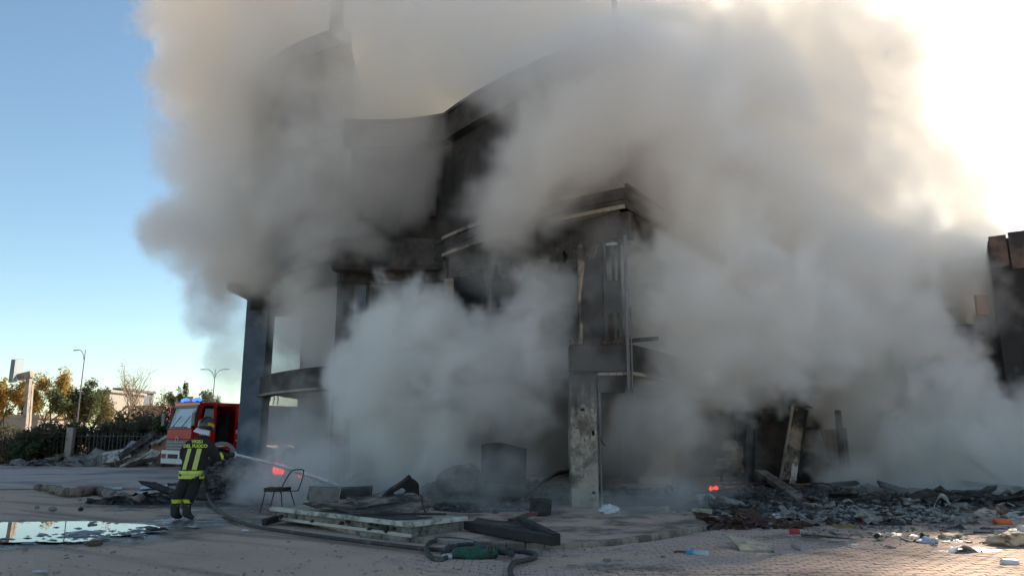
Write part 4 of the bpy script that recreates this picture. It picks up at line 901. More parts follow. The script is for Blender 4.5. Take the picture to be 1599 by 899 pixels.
# bent black sheet by the column
def arch(u, v):
    a_ = at(816,790,16.9); t_ = u; x = a_.x+1.15*t_; z = .12+.75*(1-(1-t_)**2.2)+.03*mn.noise(Vector((u*5,v*3,0))); return (x, a_.y+.0+.7*v-.1*t_, z-.12*v)
tag(MB().sheet(arch, 14, 6, .03).build('bent_sheet', CHAR, smooth=True), 'arched black burnt sheet leaning against the left of the column', 'sheet')
g = gd(845,803,.1); tag(MB().box((g.x,g.y+.15,.24), (.36,.3,.28), (0,.03,.2), .05, rr).build('masonry_block', SOOTC, bevel=.015), 'grey block on the pavement at the left foot of the column', 'block')
tag(MB().bar(gd(798,818,.1)+Vector((0,0,.06)), gd(836,808,.1)+Vector((0,0,.09)), .12, .05).build('red_plank', RUST), 'short reddish plank on the pavement beside the grey block', 'plank')
# ------------------------------------------------------------------ roll of debris and wet sheets on the left
pts = [gd(x, y) for x, y in ((58,766),(80,768),(100,774),(125,775),(150,771),(172,778),(195,784),(220,786))]
path = smooth_path(pts, 8); mb = MB(); vs = []; 
mb.tube([p+Vector((0,0,.10+.03*mn.noise(p*2))) for p in path], [.11+.06*mn.noise(p*1.6)+.03*mn.noise(p*6) for p in path], 14)
mb.v = [v+Vector((0,0,1))*.05*mn.noise(v*5)+Vector((mn.noise(v*7),mn.noise(v*7+Vector((5,0,0))),0))*.03 for v in mb.v]
rd = tag(mb.build('insulation_roll', ROLLM, smooth=True), 'long lumpy pinkish roll of scorched debris lying across the yard behind the puddle', 'debris roll')
MB().tube([p+Vector((.0,.16,.06)) for p in path[10:42]], .05, 8).build('dark_pipe', CHAR, rd)
a = gd(138,771); MB().blob(a+Vector((0,-.03,.16)), (.34,.10,.09), 3, .3, 2).build('orange_patch', mat('faded_orange', (.36,.17,.10), (.26,.13,.09), .9, 6), rd)
for (pq, lab, m) in (([(160,762),(190,763),(192,760),(162,759.5)], 'narrow white board lying behind the debris roll', WHITEP),
                     ([(215,772),(268,766),(268,763),(214,768)], 'long pale board on the wet ground left of the firefighter', WHITEP),
                     ([(252,774),(268,773),(268,771),(254,771)], 'small pale board beside the boots of the firefighter', WHITEP),
                     ([(218,764),(262,760),(262,756),(220,759)], 'blue grey plastic sheet lying wet on the yard', PALEBLUE)):
    P = [gd(x, y, .04)+Vector((0,0,.0)) for x, y in pq]; tag(crumple('board' if m is WHITEP else 'plastic_sheet', *P, m, .02, .02, len(lab), 5), lab, 'board' if m is WHITEP else 'sheet')
mound('burnt_debris', [sp(190,785,.8,.35,.10), sp(225,783,.9,.5,.12), sp(305,778,.7,.5,.22)], ASH, 31, 420, .05)
# rubble heap by the fence
HY = 40
mound('rubble', [(-19.0,40.5,4.6,1.8,.55), (-17.6,40.8,2.6,1.6,1.35), (-24,41,3,1.2,.3)], RUBC, 41, 900, .20)
bl = [((132,722),(232,704),.9,'long pale board at the left end of the rubble heap',RUBC,39.0),((160,716),(204,706),.7,'pale flat slab near the middle of the rubble heap',WHITEP,38.8),
      ((186,714),(242,675),.35,'long dark beam sloping up to the right over the rubble heap',CHARW,39.0),((204,703),(216,690),.8,'square grey sheet leaning on the long dark beam',STEEL,39.3),
      ((188,730),(236,706),.12,'thin pale lath sloping in front of the rubble heap',BEIGE,38.0),((196,727),(258,712),.2,'rust coloured curved strip on the rubble heap',RUST,38.2),
      ((236,694),(262,680),.18,'thin pale rail sticking out towards the fire engine',WHITEP,39.5),((243,712),(252,686),.7,'orange tan panel standing beside the fire engine',ORANGEW,39.6),
      ((228,722),(244,702),.6,'crooked pale slab in front of the orange tan panel',WHITEP,38.6),((248,725),(258,705),.45,'dark sheet at the right end of the rubble heap',BROWNC,38.4)]
for k, (p, q_, w, lab, m, Y) in enumerate(bl):
    a, b = at(*p, Y), at(*q_, Y+.5); a.z = max(a.z,.05)
    d = (b-a).normalized(); s_ = d.cross(Vector((0,-.8,.6))).normalized()*w/2
    tag(crumple('rubble_board', a-s_, b-s_, b+s_, a+s_, m, .06, .08, k, 5), lab, 'board', None)
for k, (x, y, r_, lab) in enumerate(((30,727,.4,'small grey rubble stone left of the concrete fence post'),(100,728,.35,'pale stone at the foot of the concrete fence post'),(215,700,.38,'grey rubble lump half way up the heap'),(240,728,.3,'small stone by the fire engine bumper'),(172,728,.28,'low grey stone at the front edge of the rubble heap'))):
    g = gd(x, y) if y > 715 else at(x, y, 39.6); tag(MB().blob(g+Vector((0,0,r_*.4)), (r_,r_*.8,r_*.6), k, .35, 1).build('stone', RUBC), lab, 'stone')

# ------------------------------------------------------------------ BACKGROUND ON THE LEFT: fence, shrubs, trees, lamps, sign, far houses
BARK = mat('bark', (.10,.08,.06), (.06,.05,.04), .9, 6, bump=.4)
PALEBARK = mat('pale_bark', (.30,.26,.20), (.2,.17,.13), .9, 6, bump=.3)
def leafmat(name, c1, c2):
    m = bpy.data.materials.new(name); m.use_nodes = True; t = m.node_tree; b = t.nodes['Principled BSDF']
    oi = t.nodes.new('ShaderNodeNewGeometry'); n = t.nodes.new('ShaderNodeTexNoise'); n.inputs['Scale'].default_value = 1.3; n.inputs['Detail'].default_value = 3; t.links.new(oi.outputs['Position'], n.inputs['Vector'])
    r = t.nodes.new('ShaderNodeMapRange'); r.inputs[1].default_value = .35; r.inputs[2].default_value = .65; t.links.new(n.outputs[0], r.inputs[0])
    x = t.nodes.new('ShaderNodeMix'); x.data_type = 'RGBA'; t.links.new(r.outputs[0], x.inputs[0]); x.inputs[6].default_value = (*c1,1); x.inputs[7].default_value = (*c2,1)
    t.links.new(x.outputs[2], b.inputs['Base Color']); b.inputs['Roughness'].default_value = .7
    tl = t.nodes.new('ShaderNodeBsdfTranslucent'); t.links.new(x.outputs[2], tl.inputs[0]); ms = t.nodes.new('ShaderNodeMixShader'); ms.inputs[0].default_value = .5
    t.links.new(b.outputs[0], ms.inputs[1]); t.links.new(tl.outputs[0], ms.inputs[2]); t.links.new(ms.outputs[0], t.nodes['Material Output'].inputs[0]); return m
GOLD = leafmat('golden_leaves', (.42,.27,.05), (.22,.17,.045)); OLIVE = leafmat('olive_leaves', (.20,.17,.05), (.11,.11,.04)); DGREEN = leafmat('dark_green_leaves', (.05,.075,.035), (.09,.11,.045)); PALE = leafmat('dry_leaves', (.34,.24,.10), (.22,.17,.08)); DUSK = leafmat('dull_shrub_leaves', (.07,.07,.045), (.11,.10,.06))
def leaf_quads(mb, c, r, n, size, rnd):
    for k in range(n):
        d = Vector((rnd.gauss(0,1), rnd.gauss(0,1), rnd.gauss(0,1))); d = d.normalized()*rnd.random()**.5
        p = c+Vector((d.x*r[0], d.y*r[1], d.z*r[2])); s_ = size*rnd.uniform(.5,1.3)
        a = Vector((rnd.gauss(0,1),rnd.gauss(0,1),rnd.gauss(0,.6))).normalized(); b = a.cross(Vector((rnd.gauss(0,1),rnd.gauss(0,1),rnd.gauss(0,1)))).normalized()
        mb.add([p-a*s_, p+b*s_*.45, p+a*s_, p-b*s_*.45], [(0,1,2,3)])
def tree(name, label, x, y, h, w, leaf, seed, leaves=2600, size=.17, bare=0.0, bark=BARK, low=.25, cat='tree', group=None, stems=1):
    rnd = random.Random(seed); t = thing(name, label, cat, (x,y,0), group); tb = MB(); cr = MB(); tips = []
    def grow(p, d, L_, r_, lev):
        pts = [p]; q = p
        for i in range(4):
            d = (d+Vector((rnd.gauss(0,.12),rnd.gauss(0,.12),rnd.gauss(.03,.06)))).normalized(); q = q+d*L_/4; pts.append(q)
        tb.tube(pts, [r_*(1-.14*i) for i in range(5)], 6 if lev < 2 else 4, False)
        if lev >= 3: tips.append(q); tips.append(pts[2]); return
        for i in range(rnd.choice((3,4)) if lev < 2 else 3):
            b = pts[rnd.choice((2,3,4))]; nd_ = (d+Vector((rnd.gauss(0,.6),rnd.gauss(0,.6),rnd.gauss(.15,.3)))).normalized()
            grow(b, nd_, L_*rnd.uniform(.55,.8), r_*.52, lev+1)
        tips.append(q)
    for s_ in range(stems):
        grow(Vector((x+rnd.uniform(-.3,.3)*(stems>1)*w*.5, y, 0)), Vector((rnd.gauss(0,.08),rnd.gauss(0,.08),1)), h*.36, h*.018+.03, 0)
    zt = max(p.z for p in tips); wx = max(max(abs(p.x-x) for p in tips), .1)
    k1 = h*.97/zt; k2 = (w/2)/wx
    fit = lambda p: Vector((x+(p.x-x)*(1+(k2-1)*min(1,p.z/(zt*.5))), y+(p.y-y)*(1+(k2-1)*min(1,p.z/(zt*.5))), p.z*k1))
    tb.v = [fit(v) for v in tb.v]; tips = [fit(p) for p in tips]
    tips = [p for p in tips if p.z > h*low] or tips
    tb.build('trunk', bark, t, smooth=True)
    per = max(3, int(leaves/len(tips)))
    for p in tips:
        if rnd.random() < bare: continue
        leaf_quads(cr, p, (w*.10,w*.10,h*.065), per, size, rnd)
    cr.build('crown', leaf, t); return t
def gx(px, Y): return (px-799.5)/F*Y*1.0
for (px, Y, hpx, wpx, leaf, seed, n, sz, bare, bk, low, stems, lab, nm) in (
    (12,52,588,70,GOLD,1,3400,.17,.05,BARK,.1,2,'golden autumn tree at the left edge of the view','autumn_tree'),
    (78,54,572,80,GOLD,2,3600,.15,.05,BARK,.12,2,'golden brown tree right behind the leaning sign post','autumn_tree'),
    (48,60,598,60,OLIVE,3,2600,.16,.1,BARK,.1,2,'olive tree behind the foot of the sign post','tree'),
    (134,52,592,74,DGREEN,4,3600,.18,.0,BARK,.05,3,'dark green spiky tree below the single arm street lamp','tree'),
    (112,58,590,50,PALE,5,900,.10,.3,PALEBARK,.2,2,'thin dry tree between the golden tree and the dark green tree','tree'),
    (170,60,606,50,OLIVE,6,1700,.15,.1,BARK,.15,2,'yellow green bushy tree right of the dark green tree','tree'),
    (215,60,560,64,PALE,7,900,.085,.15,PALEBARK,.25,4,'tall almost bare pale tree with a few dry leaves','bare_tree'),
    (240,64,600,36,PALE,8,360,.08,.3,PALEBARK,.2,2,'small bare tree to the right of the tall pale tree','bare_tree'),
    (288,66,596,44,DGREEN,9,1300,.17,.2,BARK,.4,1,'green tree just left of the roof lights of the fire engine','tree'),
    (334,66,604,56,DGREEN,10,1500,.17,.2,BARK,.4,1,'green tree above the fire engine next to the pier','tree'),
    (262,72,606,40,OLIVE,17,700,.15,.2,BARK,.3,2,'low olive tree far behind the front of the fire engine','tree')):
    Y *= 2.1; top = at(px, hpx, Y); tree(nm, lab, top.x, Y, top.z, wpx/F*Y*1.02, leaf, seed, int(n*2.2), sz*1.25, bare, bk, low, stems=stems)
def shrub(label, px, Y, wpx, hpx, leaf, seed, n=1500, size=.13):
    rnd = random.Random(seed); p = at(px, hpx, Y); t = thing('shrub', label, 'shrub', (p.x,Y,0)); w = wpx/F*Y; tb = MB(); mb = MB()
    for k in range(14):
        c = Vector((p.x+rnd.uniform(-.5,.5)*w, Y+rnd.uniform(-.5,.5), p.z*rnd.uniform(.3,.85)))
        tb.tube([(p.x+(c.x-p.x)*.4,Y,0), c], [.03,.012], 4, False); leaf_quads(mb, c, (w*.24, .6, p.z*.32), n//14, size, rnd)
    tb.build('stem', BARK, t); mb.build('foliage', leaf, t)
for k, (px, Y, w, h, leaf, lab) in enumerate((
    (8,43,60,668,DUSK,'dull shrub at the far left edge behind the yard'),(55,42.5,70,664,DUSK,'dark shrub left of the concrete fence post'),(92,43.5,40,660,DGREEN,'dark green shrub touching the concrete fence post'),
    (135,44,50,664,DUSK,'dull shrub right of the concrete fence post'),(178,45,56,660,DUSK,'grey green shrub behind the middle of the rubble heap'),(222,46,60,650,DUSK,'broad dark shrub behind the right part of the rubble heap'),
    (255,45,36,652,DGREEN,'shrub beside the windscreen of the fire engine'),(190,50,44,642,OLIVE,'olive shrub under the tall bare tree'),(235,52,60,634,DUSK,'taller dull shrub behind the broad dark one'),(45,41.5,36,690,DGREEN,'low black green bush at the edge of the yard'))):
    shrub(lab, px, Y, w, h, leaf, 50+k, 3600, .11)
# rough grass strip along the fence
GRASS = leafmat('dry_grass', (.10,.085,.045), (.06,.06,.03)); rnd = random.Random(77); mb = MB()
for k in range(9000):
    x = rnd.uniform(-42,-10); y = 41.6+rnd.random()*9; h_ = rnd.uniform(.3,1.15); l_ = rnd.uniform(-.25,.25)
    mb.add([(x-.03,y,0),(x+.03,y,0),(x+l_,y+rnd.uniform(-.2,.2),h_)], [(0,1,2)])
stuff(mb.build('rough_grass', GRASS))
# fence: concrete post and thin rails with pickets
DKMET = mat('dark_weathered_metal', (.06,.06,.055), (.09,.08,.07), .8, 6, bump=.2)
fn_ = thing('fence', 'worn low picket fence behind the yard with one pale concrete post', 'fence', (-24,42.2,0))
pt = at(112,667,42); MB().lohi((pt.x-.19,41.85,0), (pt.x+.19,42.15,pt.z)).build('concrete_post', CONC, fn_, bevel=.02)
for z in (.5,1.55): MB().bar((-36,42.3,z),(-15,42.3,z), .04, .05).build('rail', DKMET, fn_)
pk = None
for k in range(96):
    x = -36+k*.22
    if pk is None: MB().lohi((-.02,-.015,0),(.02,.015,1.75)); pk = MB().box((-24,42.35,.9),(.045,.02,1.7)).build('picket', DKMET, fn_); pk.location = (x+24,0,0)
    else: link_copy(pk, fn_, (x+24,0,.03*math.sin(k*1.7)), (0,.02*math.sin(k*3.1),0))
def lamp(px, Y, ypx, label, arms):
    top = at(px, ypx, Y); t = thing('street_lamp', label, 'street lamp', (top.x,Y,0), 'street lamps beyond the trees'); h = top.z
    MB().tube([(top.x,Y,0),(top.x,Y,h*.6),(top.x+.05,Y,h)], [.11,.08,.05], 8).build('pole', GREYP, t)
    for s_, L_ in arms:
        p = [Vector((top.x,Y,h-1.4)), Vector((top.x+s_*L_*.25,Y,h-.5)), Vector((top.x+s_*L_*.6,Y,h-.08)), Vector((top.x+s_*L_,Y,h-.05))]
        a = MB().tube(smooth_path(p,4), .05, 6).build('arm', GREYP, t); MB().box(p[-1]+Vector((s_*.2,0,0)), (.7,.25,.10), (0,s_*.1,0)).build('lamp_head', GREYP, a)
lamp(133,100,546,'single arm street lamp rising above the dark green tree',((-1,1.0),))
lamp(336,110,576,'double arm street lamp above the fire engine',((-1,1.6),(1,1.6)))
# sign on a leaning concrete post
sg = thing('sign', 'blank grey blue panel sign carried on an arm by a leaning concrete post', 'sign', at(42,690,52)); sg.location.z = 0
SIGNM = mat('grey_blue_panel', (.22,.27,.31), (.18,.22,.26), .5, 1, bump=.05)
a_, b_, c_, d_ = at(21,561,51), at(35,560,53), at(31,595,53), at(16,597,51)
MB().sheet(lambda u, v: (a_*(1-u)+b_*u)*(1-v)+(d_*(1-u)+c_*u)*v, 1, 1, .25).build('sign_panel', SIGNM, sg)
for v in (.42,): MB().bar(a_.lerp(d_,v)+Vector((0,-.16,0)), b_.lerp(c_,v)+Vector((0,-.16,0)), .06, .06).build('panel_seam', GREYP, sg)
MB().bar(at(30,589,52), at(50,584,52), .4, .45).build('arm', CONC, sg)
MB().bar(at(37,690,52), at(46,583,52), .26, .3, (0,1,0)).build('post', CONC, sg); MB().bar(at(44,690,52.3), at(50,600,52.3), .14, .2, (0,1,0)).build('brace', CONC, sg)
PALEB = mat('pale_house', (.30,.28,.25), (.26,.24,.22), .9, .3, bump=.1); REDB = mat('reddish_house', (.22,.15,.115), (.18,.125,.10), .9, .3, bump=.1)
for (px0, px1, y0, Y, m, lab) in ((156,172,612,150,PALEB,'small pale distant block left of the tall bare tree'),(180,192,609,160,BLUEST,'dark narrow distant block beside the pale one'),(200,255,637,140,REDB,'low reddish distant building behind the bare trees'),(262,300,622,170,PALEB,'pale distant building behind the fire engine roof'),(0,60,652,120,PALEB,'low cream distant wall at the far left')):
    a, b = at(px0,y0,Y), at(px1,y0,Y); t = thing('distant_building', lab, 'building', (a.x,Y,0))
    MB().lohi((a.x,Y,0),(b.x,Y+14,a.z)).build('wall', m, t); MB().lohi((a.x-.4,Y-.4,a.z),(b.x+.4,Y+14.4,a.z+.5)).build('roof', m, t)
    n = max(2, int((b.x-a.x)/2.2))
    for k in range(n):
        for z in range(max(1,int(a.z/3.2))):
            x = a.x+(b.x-a.x)*(k+.5)/n; MB().box((x,Y-.02,1.7+z*3.1),(.9,.1,1.3)).build('window', GLASS, t)

# ------------------------------------------------------------------ LITTER ON THE RIGHT AND IN THE FOREGROUND, piece by piece
def litter(kind, px, py, w, d, h, m, label, cat, rz=0, seed=None, tilt=0, z0=.0):
    """one scrap: bag / board / rag / can / bottle / stick, about w x d metres, h high"""
    sd = seed if seed is not None else int(px*7+py); rnd = random.Random(sd); g = gd(px, py); g.z = z0; e = Euler((tilt*rnd.choice((-1,1)), tilt*.6, rz)).to_matrix(); mb = MB(); sm = False
    if kind == 'board':
        mb.sheet(lambda u, v: (w*(u-.5)+.05*w*mn.noise(Vector((v*2,sd,0))), d*(v-.5)*(1-.25*mn.noise(Vector((u*2,sd,1)))), .02+h*.5+h*.8*mn.noise(Vector((u*1.7+sd,v*1.7,2)))), 5, 4, max(.008,h*.25), (0,0,1))
    elif kind == 'rag':
        mb.sheet(lambda u, v: (w*(u-.5)*(1+.4*mn.noise(Vector((v*3,sd,5)))), d*(v-.5)*(1+.5*mn.noise(Vector((u*3,sd,7)))), .012+h*abs(mn.noise(Vector((u*3.3+sd,v*3.3,2))))*1.7*(1-max(abs(u-.5),abs(v-.5))*1.6)), 12, 10, .008, (0,0,1)); sm = True
    elif kind == 'bag':
        mb.blob((0,0,h*.45), (w/2,d/2,h/2), sd % 50, .55, 3, 1.6); mb.v = [Vector((v.x,v.y,max(v.z,.004))) for v in mb.v]
    elif kind == 'stick':
        n = 6; mb.tube([(w*(k/n-.5), d*.5*mn.noise(Vector((k*.6,sd,0))), h/2+.4*h*mn.noise(Vector((k*.7,sd,3)))+.012) for k in range(n+1)], [h*.5*(1-.3*abs(k/n-.5)) for k in range(n+1)], 6)
    elif kind == 'can':
        r_ = d/2; mb.tube([(-w/2,0,r_),(-w/2+.01,0,r_),(w/2-.012,0,r_),(w/2,0,r_)], [r_*.82,r_,r_,r_*.85], 16)
    elif kind == 'lump': mb.blob((0,0,h*.4), (w/2,d/2,h/2), sd % 40, .4, 2)
    elif kind == 'curl':
        mb.sheet(lambda u, v: (w*(u-.5), d*(v-.5)+.1*w*math.sin(u*3), .01+h*math.sin(math.pi*u)*(1-.3*v)), 12, 3, .008, (0,0,1)); sm = True
    cap_ = [e @ Vector((w/2+.004,0,d/2))+g, e @ Vector((w/2-.006,0,d/2))+g]
    mb.v = [e @ v+g for v in mb.v]
    nm = {'board':'board_scrap','rag':'rag','bag':'crumpled_bag','stick':'charred_stick','can':'can','lump':'lump','curl':'curled_strip'}[kind]
    o = tag(mb.build(nm, m, smooth=sm), label, cat)
    if kind == 'can': MB().tube(cap_, d*.43, 14).build('lid', WHITE, o)
    return o
# beige board on the pavers, resting on rubble at its back
a, b, c, d = gd(1157,859,.05), gd(1209,861,.045), gd(1192,848,.10), gd(1137,837,.16)
crb = crumple('beige_board', a, b, c, d, BEIGE, .03, .012, 3, 6); tag(crb, 'beige rectangular board lying tilted on the block paving', 'board')
# plastic bottle with blue sleeve
g0 = gd(1072,866); g1 = gd(1106,871); dv = (g1-g0).normalized(); bt = thing('bottle', 'clear plastic bottle with sky blue neck lying on the block paving', 'bottle', g0)
zz = Vector((0,0,.045)); q = lambda s_: g0+dv*s_+zz
L_ = (g1-g0).length
MB().tube([q(L_*.36),q(L_*.5),q(L_*.95),q(L_)], [.045,.047,.045,.03], 14).build('bottle_body', CLEARP, bt, smooth=True)
MB().tube([q(0),q(.03),q(.05),q(L_*.2),q(L_*.37)], [.022,.022,.03,.05,.047], 14).build('bottle_neck', BLUEP, bt, smooth=True)
litter('stick',1062,864,.16,.04,.035,BROWNC,'small dark brown stub just left of the blue necked bottle','stub',.1)
t = thing('tin_drum', 'open grey tin cylinder lying at the right end of the dark beam', 'tin', gd(1106,795)); gq = t.location
mb = MB(); mb.tube([gq+Vector((-.12,.25,.17)), gq+Vector((0,-.02,.17))], [.15,.16], 20, False); mb.tube([gq+Vector((-.12,.25,.17)), gq+Vector((0,-.02,.17))], [.135,.145], 20, False); mb.build('can_wall', SILVER, t)
mb = MB(); mb.tube([gq+Vector((.0,-.03,.17))+Vector((.155*math.cos(a_),0,.155*math.sin(a_))) for a_ in [k*math.pi/10 for k in range(21)]], .016, 6); mb.build('rim', WHITEP, t)
tag(MB().bar(gd(950,796)+Vector((0,.3,.13)), gd(1094,795)+Vector((0,.25,.13)), .35, .26).build('dark_beam', CHAR, bevel=.03), 'thick dark charred beam lying along the ground right of the column', 'beam')
g = gd(1100,809); t = tag(MB().box(g+Vector((-.03,.1,.11)), (.4,.16,.14), (0,.06,.1), .06, rr).build('wood_block', BEIGE, bevel=.012), 'small tan rectangular block on the ash in front of the tin cylinder', 'block')
BAGW = WHITE
LIT = [
 ('bag',952,806,.38,.3,.24,WHITE,'crumpled white bag on the pavement to the right of the column','bag'),
 ('bag',1212,815,.24,.2,.16,WHITE,'small white plastic scrap with loops in the middle of the ash','plastic scrap'),
 ('board',1222,826,.34,.2,.03,CREAM,'thin off white card right of the reddish ash','card'),
 ('can',1241,836,.16,.11,0,REDC,'red drink can with white end at the edge of the ash','can'),
 ('rag',1355,853,.62,.25,.05,WHITEP,'flat white sheet lying on the paving at the front of the debris','sheet'),
 ('lump',1371,843,.11,.1,.12,CHAR,'black round lump right of the flat white sheet','lump'),
 ('rag',1322,826,.42,.3,.14,OCHRE,'ochre yellow cloth in the middle of the debris field','cloth'),
 ('bag',1355,819,.26,.16,.11,REDC,'bright red crumpled wrapper behind the ochre cloth','wrapper'),
 ('rag',1352,800,.5,.3,.08,GREENP,'leaf green cloth scrap near the back of the debris field','cloth'),
 ('board',1277,786,.5,.35,.16,WHITEP,'white tilted box lid in the ash under the torn red sheet','box lid'),
 ('board',1272,794,.42,.25,.1,CREAM,'cream flap just below the white box lid','flap'),
 ('lump',1333,771,.55,.4,.34,BEIGE,'pale beige stone beside the foot of the torn red sheet','stone'),
 ('board',1302,782,.3,.2,.1,BROWNC,'brown board scrap left of the pale beige stone','board'),
 ('rag',1245,800,.5,.3,.14,STEEL,'grey crumpled foil left of the white box lid','foil'),
 ('board',1180,776,.5,.3,.12,BLUEST,'blue grey folded plate leaning in the ash','plate'),
 ('rag',1205,772,.45,.35,.2,STEEL,'pale grey crumpled plate next to the blue grey folded plate','plate'),
 ('board',1173,764,.32,.15,.05,WHITE,'thin white flake at the foot of the two black posts','flake'),
 ('curl',1130,788,.22,.1,.16,CREAM,'small curled cream strip right of the tin cylinder','strip'),
 ('rag',1410,822,.85,.25,.06,MAROON,'long maroon cloth strip in the right hand debris','cloth'),
 ('board',1400,817,1.0,.16,.05,WHITEP,'long white batten lying above the maroon cloth','batten'),
 ('rag',1396,838,.7,.4,.1,STEEL,'grey crumpled plastic sheet at the front of the debris field','plastic sheet'),
 ('rag',1440,848,.5,.35,.2,CHARW,'dark crumpled foil heap at the right front of the debris','foil'),
 ('bag',1450,851,.26,.2,.13,PALEBLUE,'blue grey crumpled bag beside the dark foil heap','bag'),
 ('rag',1473,833,.4,.2,.08,MAROON,'dark red flat scrap lying alone on the sand','scrap'),
 ('rag',1500,829,.65,.3,.1,CHARW,'black burnt cloth with ragged edge on the sand','cloth'),
 ('board',1497,837,.52,.2,.06,CHAR,'black flat piece right below the ragged black cloth','flat piece'),
 ('bag',1488,844,.44,.28,.12,CREAM,'cream crumpled bag on the sand','bag'),
 ('rag',1494,848,.5,.2,.07,PALEBLUE,'pale blue plastic lying in front of the cream bag','plastic'),
 ('curl',1505,866,.46,.16,.12,WHITE,'white curved plastic strip bowed up from the paving','plastic strip'),
 ('rag',1488,865,.3,.25,.05,PALEBLUE,'pale translucent film left of the bowed white strip','film'),
 ('board',1535,862,.85,.3,.03,STEEL,'flat grey board lying on the paving at the right','board'),
 ('can',1577,885,.19,.10,0,WHITE,'white can lying alone at the lower right corner','can'),
 ('bag',1580,855,.55,.4,.26,CREAM,'large crumpled cream cloth lump at the right edge','cloth'),
 ('bag',1597,853,.35,.3,.3,WHITEP,'dirty white bag beside the large cream lump','bag'),
 ('can',1566,821,.30,.13,0,ORANGEC,'bright orange container lying near the right edge','container'),
 ('rag',1572,832,.6,.25,.08,WHITE,'white plastic sheet below the orange container','plastic sheet'),
 ('stick',1560,836,.75,.05,.04,CHAR,'long dark rod in front of the white plastic sheet','rod'),
 ('stick',1550,829,.4,.06,.05,BROWNC,'brown stick left of the white plastic sheet','stick'),
 ('bag',1540,812,.4,.3,.2,CREAM,'pale crumpled rag in the heap behind the orange container','rag'),
 ('bag',1560,806,.32,.25,.22,ORANGEW,'faded orange rag on the heap near the right edge','rag'),
 ('rag',1585,812,.8,.4,.22,WHITEP,'large greyish white sheet crumpled at the right edge','sheet'),
 ('board',1583,803,1.0,.12,.06,WHITEP,'long white lath lying over the heap at the right edge','lath'),
 ('curl',1473,798,.4,.14,.36,WHITE,'white bent pipe piece standing in the dark heap','pipe piece'),
 ('board',1480,804,1.9,.10,.05,STEEL,'very long grey rail lying behind the sand','rail'),
 ('stick',1442,818,1.0,.1,.05,CHARW,'long black lath left of the sand','lath'),
 ('stick',1500,817,1.1,.1,.04,BROWNC,'long thin brown lath crossing the sand','lath'),
 ('board',1430,805,1.2,.5,.08,BLUEST,'large blue grey plate lying flat in the debris','plate'),
 ('board',1300,843,.9,.12,.05,CHARW,'dark plank along the front edge of the debris','plank'),
 ('stick',1310,849,.34,.04,.03,BROWNC,'short brown stick on the paving in front of the dark plank','stick'),
 ('board',1260,808,.16,.12,.06,WHITE,'small white cup shaped scrap in the black ash','scrap'),
 ('stick',1575,772,1.5,.2,.16,CHARW,'black burnt branch sticking out of the smoke at the right','branch'),
 ('lump',1130,817,.24,.2,.12,CREAM,'pale crumpled paper left of the reddish ash','paper'),
 ('lump',1165,812,.36,.26,.2,RUST,'rust red lump in the reddish ash','lump'),
 ('board',1160,804,.42,.25,.06,CREAM,'thin pale plate lying above the rust red lump','plate'),
 ('rag',62,893,.13,.06,.03,WHITE,'small white paper scrap on the dirt at the lower left','paper scrap'),
 ('lump',82,797,.18,.12,.10,RUBC,'small grey stone behind the puddle','stone'),
 ('lump',126,797,.12,.1,.08,CHAR,'small black stone further right behind the puddle','stone'),
 ('stick',245,829,.35,.06,.05,CHARW,'dark stick at the right end of the puddle','stick'),
 ('lump',145,851,.24,.12,.07,BROWNC,'brown clod in the front edge of the puddle','clod'),
 ('rag',300,823,.28,.14,.05,WHITEP,'white flaky scrap on the ground right of the firefighter boots','scrap'),
 ('rag',383,829,.12,.08,.04,WHITE,'tiny white scrap beside the hose near the chair','scrap')]
for e in LIT:
    if e[-1]: litter(*e, rz=((e[1]*37) % 100-50)/160, tilt=.06)
rnd = random.Random(99); mb = MB()
LITC = mat('small_litter', (.42,.40,.37), (.12,.10,.09), .8, 11, bump=.3, c3=(.03,.03,.03), stain=(.30,.12,.06), stain_scale=6, stain_amt=.15)
for k in range(900):
    px = rnd.triangular(1080,1620,1400); py = rnd.triangular(786,868,812)
    if py > 826+(px-1100)*.08 and rnd.random() < .8: continue
    g = gd(px, py); s_ = rnd.lognormvariate(-2.9,.5)*(1 if py < 826 else .45)
    mb.box((g.x,g.y,.05+rnd.random()*.16*(py < 825)), (s_*rnd.uniform(.6,3), s_, s_*rnd.uniform(.1,.5)), (rnd.uniform(-.4,.4),rnd.uniform(-.4,.4),rnd.uniform(0,6.28)), .4, rnd)
stuff(mb.build('small_litter', LITC))

# ------------------------------------------------------------------ flames
FLAME = emit('flame', (1.0,.045,.03), .75, (1.0,.10,.04))
def flame(p, s_, seed, label):
    mb = MB(); rnd = random.Random(seed)
    for k in range(5):
        c = p+Vector((rnd.uniform(-.5,.5)*s_, rnd.uniform(-.2,.2)*s_, 0)); h_ = s_*rnd.uniform(.6,1.3); l_ = rnd.uniform(-.3,.3)*s_
        mb.tube([c+Vector((l_*u*u+.06*s_*math.sin(u*7+k), 0, h_*u)) for u in [j/7 for j in range(8)]], [s_*.28*math.sin(math.pi*min(1,.18+.82*j/7))**.8*(1-.55*j/7)+.004 for j in range(8)], 8)
    return tag(mb.build('flame', FLAME, smooth=True), label, 'flame', 'small flames in the debris')
flame(at(437,740,20.4), .27, 1, 'small red flame behind the water jet left of the chair back')
flame(at(467,745,20.2), .15, 2, 'tiny round flame just above the chair back')
flame(at(1112,770,20.0), .17, 3, 'little red flame in the dark debris left of the wall scrap')
flame(at(1119,764,20.2), .09, 4, 'very small flame right beside the little red one')

